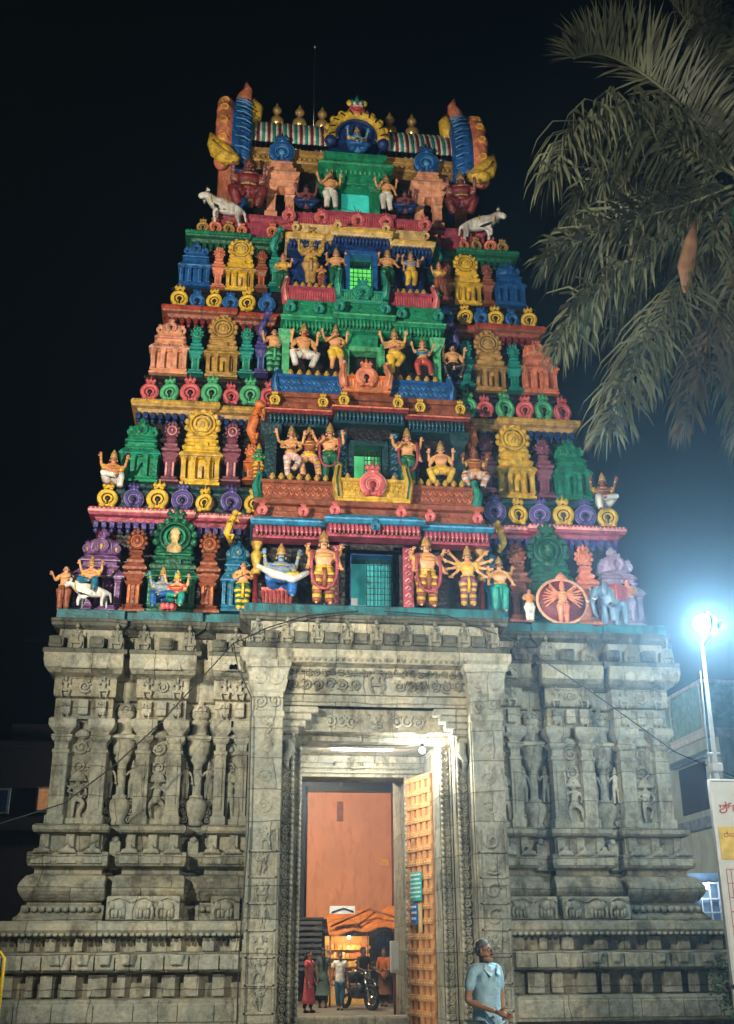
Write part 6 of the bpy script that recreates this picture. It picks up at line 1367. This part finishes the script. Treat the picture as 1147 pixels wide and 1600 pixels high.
for i in range(5): mb.tube([(0, 0, 0), (.1*sin(i*2), .1*cos(i*2), .5), (.3*sin(i*2), .3*cos(i*2), 1.1)], [.03, .02, .01], 6)
mb.build('stem', P('brown'), sb)
# yellow pole at the left edge, dark building behind
a = at(6, 1488, -3)
mb = MB(); zt = a.z; mb.tube([(a.x-.7, -3, zt), (a.x-.04, -3, zt), (a.x+.02, -3, zt-.08), (a.x+.02, -3, 0)], .022, 8); mb.tube([(a.x-.7, -3, zt), (a.x-.7, -3, 0)], .03, 8); mb.tube([(a.x-.7, -3, .7), (a.x+.02, -3, .7)], .025, 8); o = mb.build('barricade', mat('yellow_enamel', (.8, .5, .02), .4, .1)); tag(o, 'yellow painted metal barricade at the left edge of the picture', 'barricade')
lb = empty('dark_building', (-12, 12, 0)); tag(lb, 'unlit building in near darkness left of the temple', 'building')
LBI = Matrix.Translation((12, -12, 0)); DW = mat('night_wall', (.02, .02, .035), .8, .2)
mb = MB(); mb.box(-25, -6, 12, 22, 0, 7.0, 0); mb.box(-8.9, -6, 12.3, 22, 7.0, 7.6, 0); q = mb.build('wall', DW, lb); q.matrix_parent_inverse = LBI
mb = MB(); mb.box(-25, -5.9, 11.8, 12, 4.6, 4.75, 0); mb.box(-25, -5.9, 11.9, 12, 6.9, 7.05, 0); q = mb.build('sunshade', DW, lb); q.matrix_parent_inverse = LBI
for (px0, px1, pa, pb, m_) in ((-14, 10, 1235, 1268, P('dblue')), (62, 90, 1233, 1266, mat('lit_window', (.8, .4, .18), .6, 0, emit=.22))):
    A_ = at(px0, pa, 11.95); B_ = at(px1, pb, 11.95); f = MB(); f.box(A_.x-.06, B_.x+.06, 11.9, 12.0, B_.z-.06, A_.z+.06, 0); q = f.build('window', P('bluegrey'), lb); q.matrix_parent_inverse = LBI
    f = MB(); f.box(A_.x, B_.x, 11.86, 11.9, B_.z, A_.z, 0); f.build('pane', m_, q)
# ------------------------------------------------------------------ cables
def cable(pts, label, r=.012, sag=0):
    mb = MB(); P_ = [Vector(p) for p in pts]; out = []
    for i in range(len(P_)-1):
        for k in range(8):
            t = k/8; q = P_[i].lerp(P_[i+1], t); q.z -= sag*4*t*(1-t); out.append(q)
    out.append(P_[-1]); mb.tube(out, r, 5); o = mb.build('cable', P('black')); tag(o, label, 'cable'); return o
def A(px, py, Y): v = at(px, py, Y); return (v.x, Y, v.z)
cable([A(560, 955, -.9), A(480, 962, -.95), A(420, 980, -.95), A(365, 1005, -1.0), A(250, 1130, -1.1), A(180, 1195, -1.2), A(100, 1255, -1.3), A(0, 1287, -1.4), A(-60, 1290, -1.5)], 'black cable swinging down across the carved left wing')
cable([A(365, 1005, -1.0), A(372, 1045, -1.1), A(393, 1090, -1.1), A(388, 1300, -1.1), A(374, 1480, -1.2), A(370, 1600, -1.2), A(369, 1700, -1.2)], 'black cable hanging down beside the left door pier')
cable([A(600, 955, -.9), A(700, 962, -.95), A(800, 1000, -.9), A(930, 1085, -.9), A(1055, 1175, -.9), A(1150, 1215, -.9)], 'black cable slanting down across the right wing')
# ------------------------------------------------------------------ palm
palm = empty('palm_tree', (6.05, -5, 0)); tag(palm, 'tall coconut palm with drooping fronds at the top right', 'palm tree')
PI2 = Matrix.Translation((-6.05, 5, 0)); r_ = random.Random(5)
FR = mat('frond', (.12, .135, .085), .42, .1, 4, .5, 1.2, spec=.5); FD = mat('dry_frond', (.11, .09, .055), .6, .1, 4, .4, 2)
def bez(P_, n):
    out = []
    for i in range(n+1):
        t = i/n*(len(P_)-1); k = min(int(t), len(P_)-2); u = t-k
        p0 = P_[max(k-1, 0)]; p1 = P_[k]; p2 = P_[k+1]; p3 = P_[min(k+2, len(P_)-1)]
        out.append(.5*((2*p1)+(p2-p0)*u+(2*p0-5*p1+4*p2-p3)*u*u+(3*p1-p0-3*p2+p3)*u**3))
    return out
def frond(pts, m_, L=.85, n=130, droop=.9, up=0, wob=.2):
    P_ = bez([Vector(A(x, y, Y)) for x, y, Y in pts], 40); mb = MB(); n = int(n*1.5)
    mb.tube(P_, [.045*(1-i/len(P_)*.85) for i in range(len(P_))], 6)
    for k in range(n):
        t = .06+.94*k/n; f = t*39; i = min(int(f), 39); p = P_[i].lerp(P_[i+1], f-i); T = (P_[min(i+1, 40)]-P_[max(i-1, 0)]).normalized()
        side = T.cross(Vector((0, 0, 1))); side = side.normalized() if side.length > .1 else Vector((0, 1, 0)); nrm_ = side.cross(T)
        ln = L*1.3*(.45+.75*sin(pi*min(1, t*.9+.08)))*r_.uniform(.8, 1.1)
        for s_ in (-1, 1):
            d = (side*s_*(.75)+T*.55+nrm_*(.25+up)+Vector((0, 0, -droop*.35))+Vector((r_.gauss(0, wob), r_.gauss(0, wob), r_.gauss(0, wob)))*(1+t)).normalized()
            q0 = p; q1 = p+d*ln*.4; q2 = q1+(d+Vector((0, 0, -droop*1.0))).normalized()*ln*.35; q3 = q2+(d*.6+Vector((0, 0, -droop*1.3))).normalized()*ln*.3
            wv = d.cross(T).cross(d); wv = wv.normalized() if wv.length > .01 else T
            w0 = r_.uniform(.016, .034)
            mb.add([q0-wv*w0*.5, q0+wv*w0*.5, q1+wv*w0, q1-wv*w0, q2+wv*w0*.8, q2-wv*w0*.8, q3], [(0, 1, 2, 3), (3, 2, 4, 5), (5, 4, 6)])
    q = mb.build('frond', m_, palm); q.matrix_parent_inverse = PI2; return q
frond([(1150, 270, -5), (1075, 175, -5.2), (1000, 112, -5.5), (940, 85, -5.9), (896, 92, -6.2)], FR, .75, droop=.1, up=.9)
frond([(1150, 275, -5), (1085, 235, -5.3), (1030, 190, -5.7), (975, 168, -6), (920, 185, -6.3), (885, 225, -6.5), (858, 285, -6.6)], FR, 1.0, 100, droop=1.3)
frond([(1145, 290, -5), (1070, 320, -4.6), (985, 345, -4.3), (905, 378, -4.1), (850, 412, -4)], FR, .8, droop=.5)
frond([(1145, 310, -5), (1050, 372, -4.8), (970, 432, -4.7), (910, 488, -4.6), (868, 545, -4.6)], FR, .85, droop=.8)
frond([(1145, 320, -5), (1080, 430, -5.3), (1020, 520, -5.6), (978, 600, -5.7), (948, 680, -5.8)], FR, .8, droop=.8)
frond([(1148, 340, -5), (1130, 450, -5.6), (1105, 540, -5.9), (1080, 620, -6), (1068, 670, -6)], FD, .6, 70, droop=.8)
frond([(1150, 330, -5), (1165, 450, -5.8), (1172, 560, -6.1), (1160, 690, -6.2)], FR, .75, droop=.9)
frond([(1210, 260, -5), (1200, 130, -5.4), (1160, 60, -5.8), (1100, 40, -6.1)], FR, .8, droop=.6)
frond([(1155, 270, -5), (1125, 150, -4.6), (1090, 60, -4.3), (1040, -10, -4)], FR, .8, droop=.3, up=.4)
frond([(1155, 290, -5), (1070, 300, -4), (990, 270, -3.4), (930, 290, -3), (890, 340, -2.8)], FR, .8, droop=.8)
frond([(1150, 330, -5), (1100, 400, -4.2), (1050, 500, -3.8), (1010, 610, -3.6)], FR, .8, droop=.8)
frond([(1150, 300, -5), (1110, 320, -4.5), (1060, 390, -4), (1010, 450, -3.6), (960, 520, -3.3)], FR, .8, droop=1.1)
frond([(1150, 280, -5), (1120, 210, -4.6), (1070, 190, -4.2), (1010, 220, -3.9), (970, 280, -3.7)], FR, .8, droop=1.2)
frond([(1150, 330, -5), (1135, 420, -4.5), (1120, 520, -4.2), (1090, 620, -4)], FR, .7, droop=1)
for pts in ([(1160, 280, -5), (1250, 180, -5), (1350, 170, -5.2), (1420, 260, -5.3)], [(1160, 290, -5), (1260, 330, -5.5), (1330, 430, -5.8)], [(1160, 270, -5), (1200, 150, -4), (1260, 80, -3.6), (1330, 90, -3.2)], [(1165, 320, -5), (1240, 440, -4.6), (1280, 580, -4.4)]): frond(pts, FR, .8, 60)
mb = MB(); b_ = Vector(A(1168, 300, -5)); mb.tube([(b_.x+.1, -4.9, 0), (b_.x+.15, -4.9, 5), (b_.x+.08, -4.95, 10), (b_.x, -5, b_.z-.1), (b_.x-.05, -5, b_.z+.3)], [.2, .17, .15, .16, .1], 12); q = mb.build('trunk', mat('palm_bark', (.12, .1, .08), .85, .8, 18), palm); q.matrix_parent_inverse = PI2
mb = MB(); mb.tube([A(1086, 345, -5.6), A(1080, 380, -5.7), A(1072, 420, -5.7), A(1070, 458, -5.7)], [.03, .12, .15, .03], 8, flat=.5); q = mb.build('spathe', mat('spathe', (.26, .15, .09), .6, .3, 20), palm); q.matrix_parent_inverse = PI2
mb = MB()
for i in range(7): mb.ball(Vector(A(1160+10*cos(i*2.1), 335+14*sin(i*1.7), -5.2-.15*(i % 3))), (.13, .13, .15), 10, 7)
q = mb.build('coconuts', P('dgreen'), palm); q.matrix_parent_inverse = PI2

# ------------------------------------------------------------------ added mist volume, stands in for lens glare around the lamp
hz_ = MB(); hz_.box(-40, 45, -26, 45, -1.5, 32, 0); hm = bpy.data.materials.new('glare_haze'); hm.use_nodes = True; hn = hm.node_tree; hn.nodes.remove(hn.nodes['Principled BSDF'])
pv = hn.nodes.new('ShaderNodeVolumePrincipled'); pv.inputs['Color'].default_value = (.5, .73, 1, 1); pv.inputs['Density'].default_value = .003; pv.inputs['Anisotropy'].default_value = .78
hn.links.new(pv.outputs[0], hn.nodes['Material Output'].inputs['Volume']); ho = hz_.build('glare_haze', hm, kind='stuff')
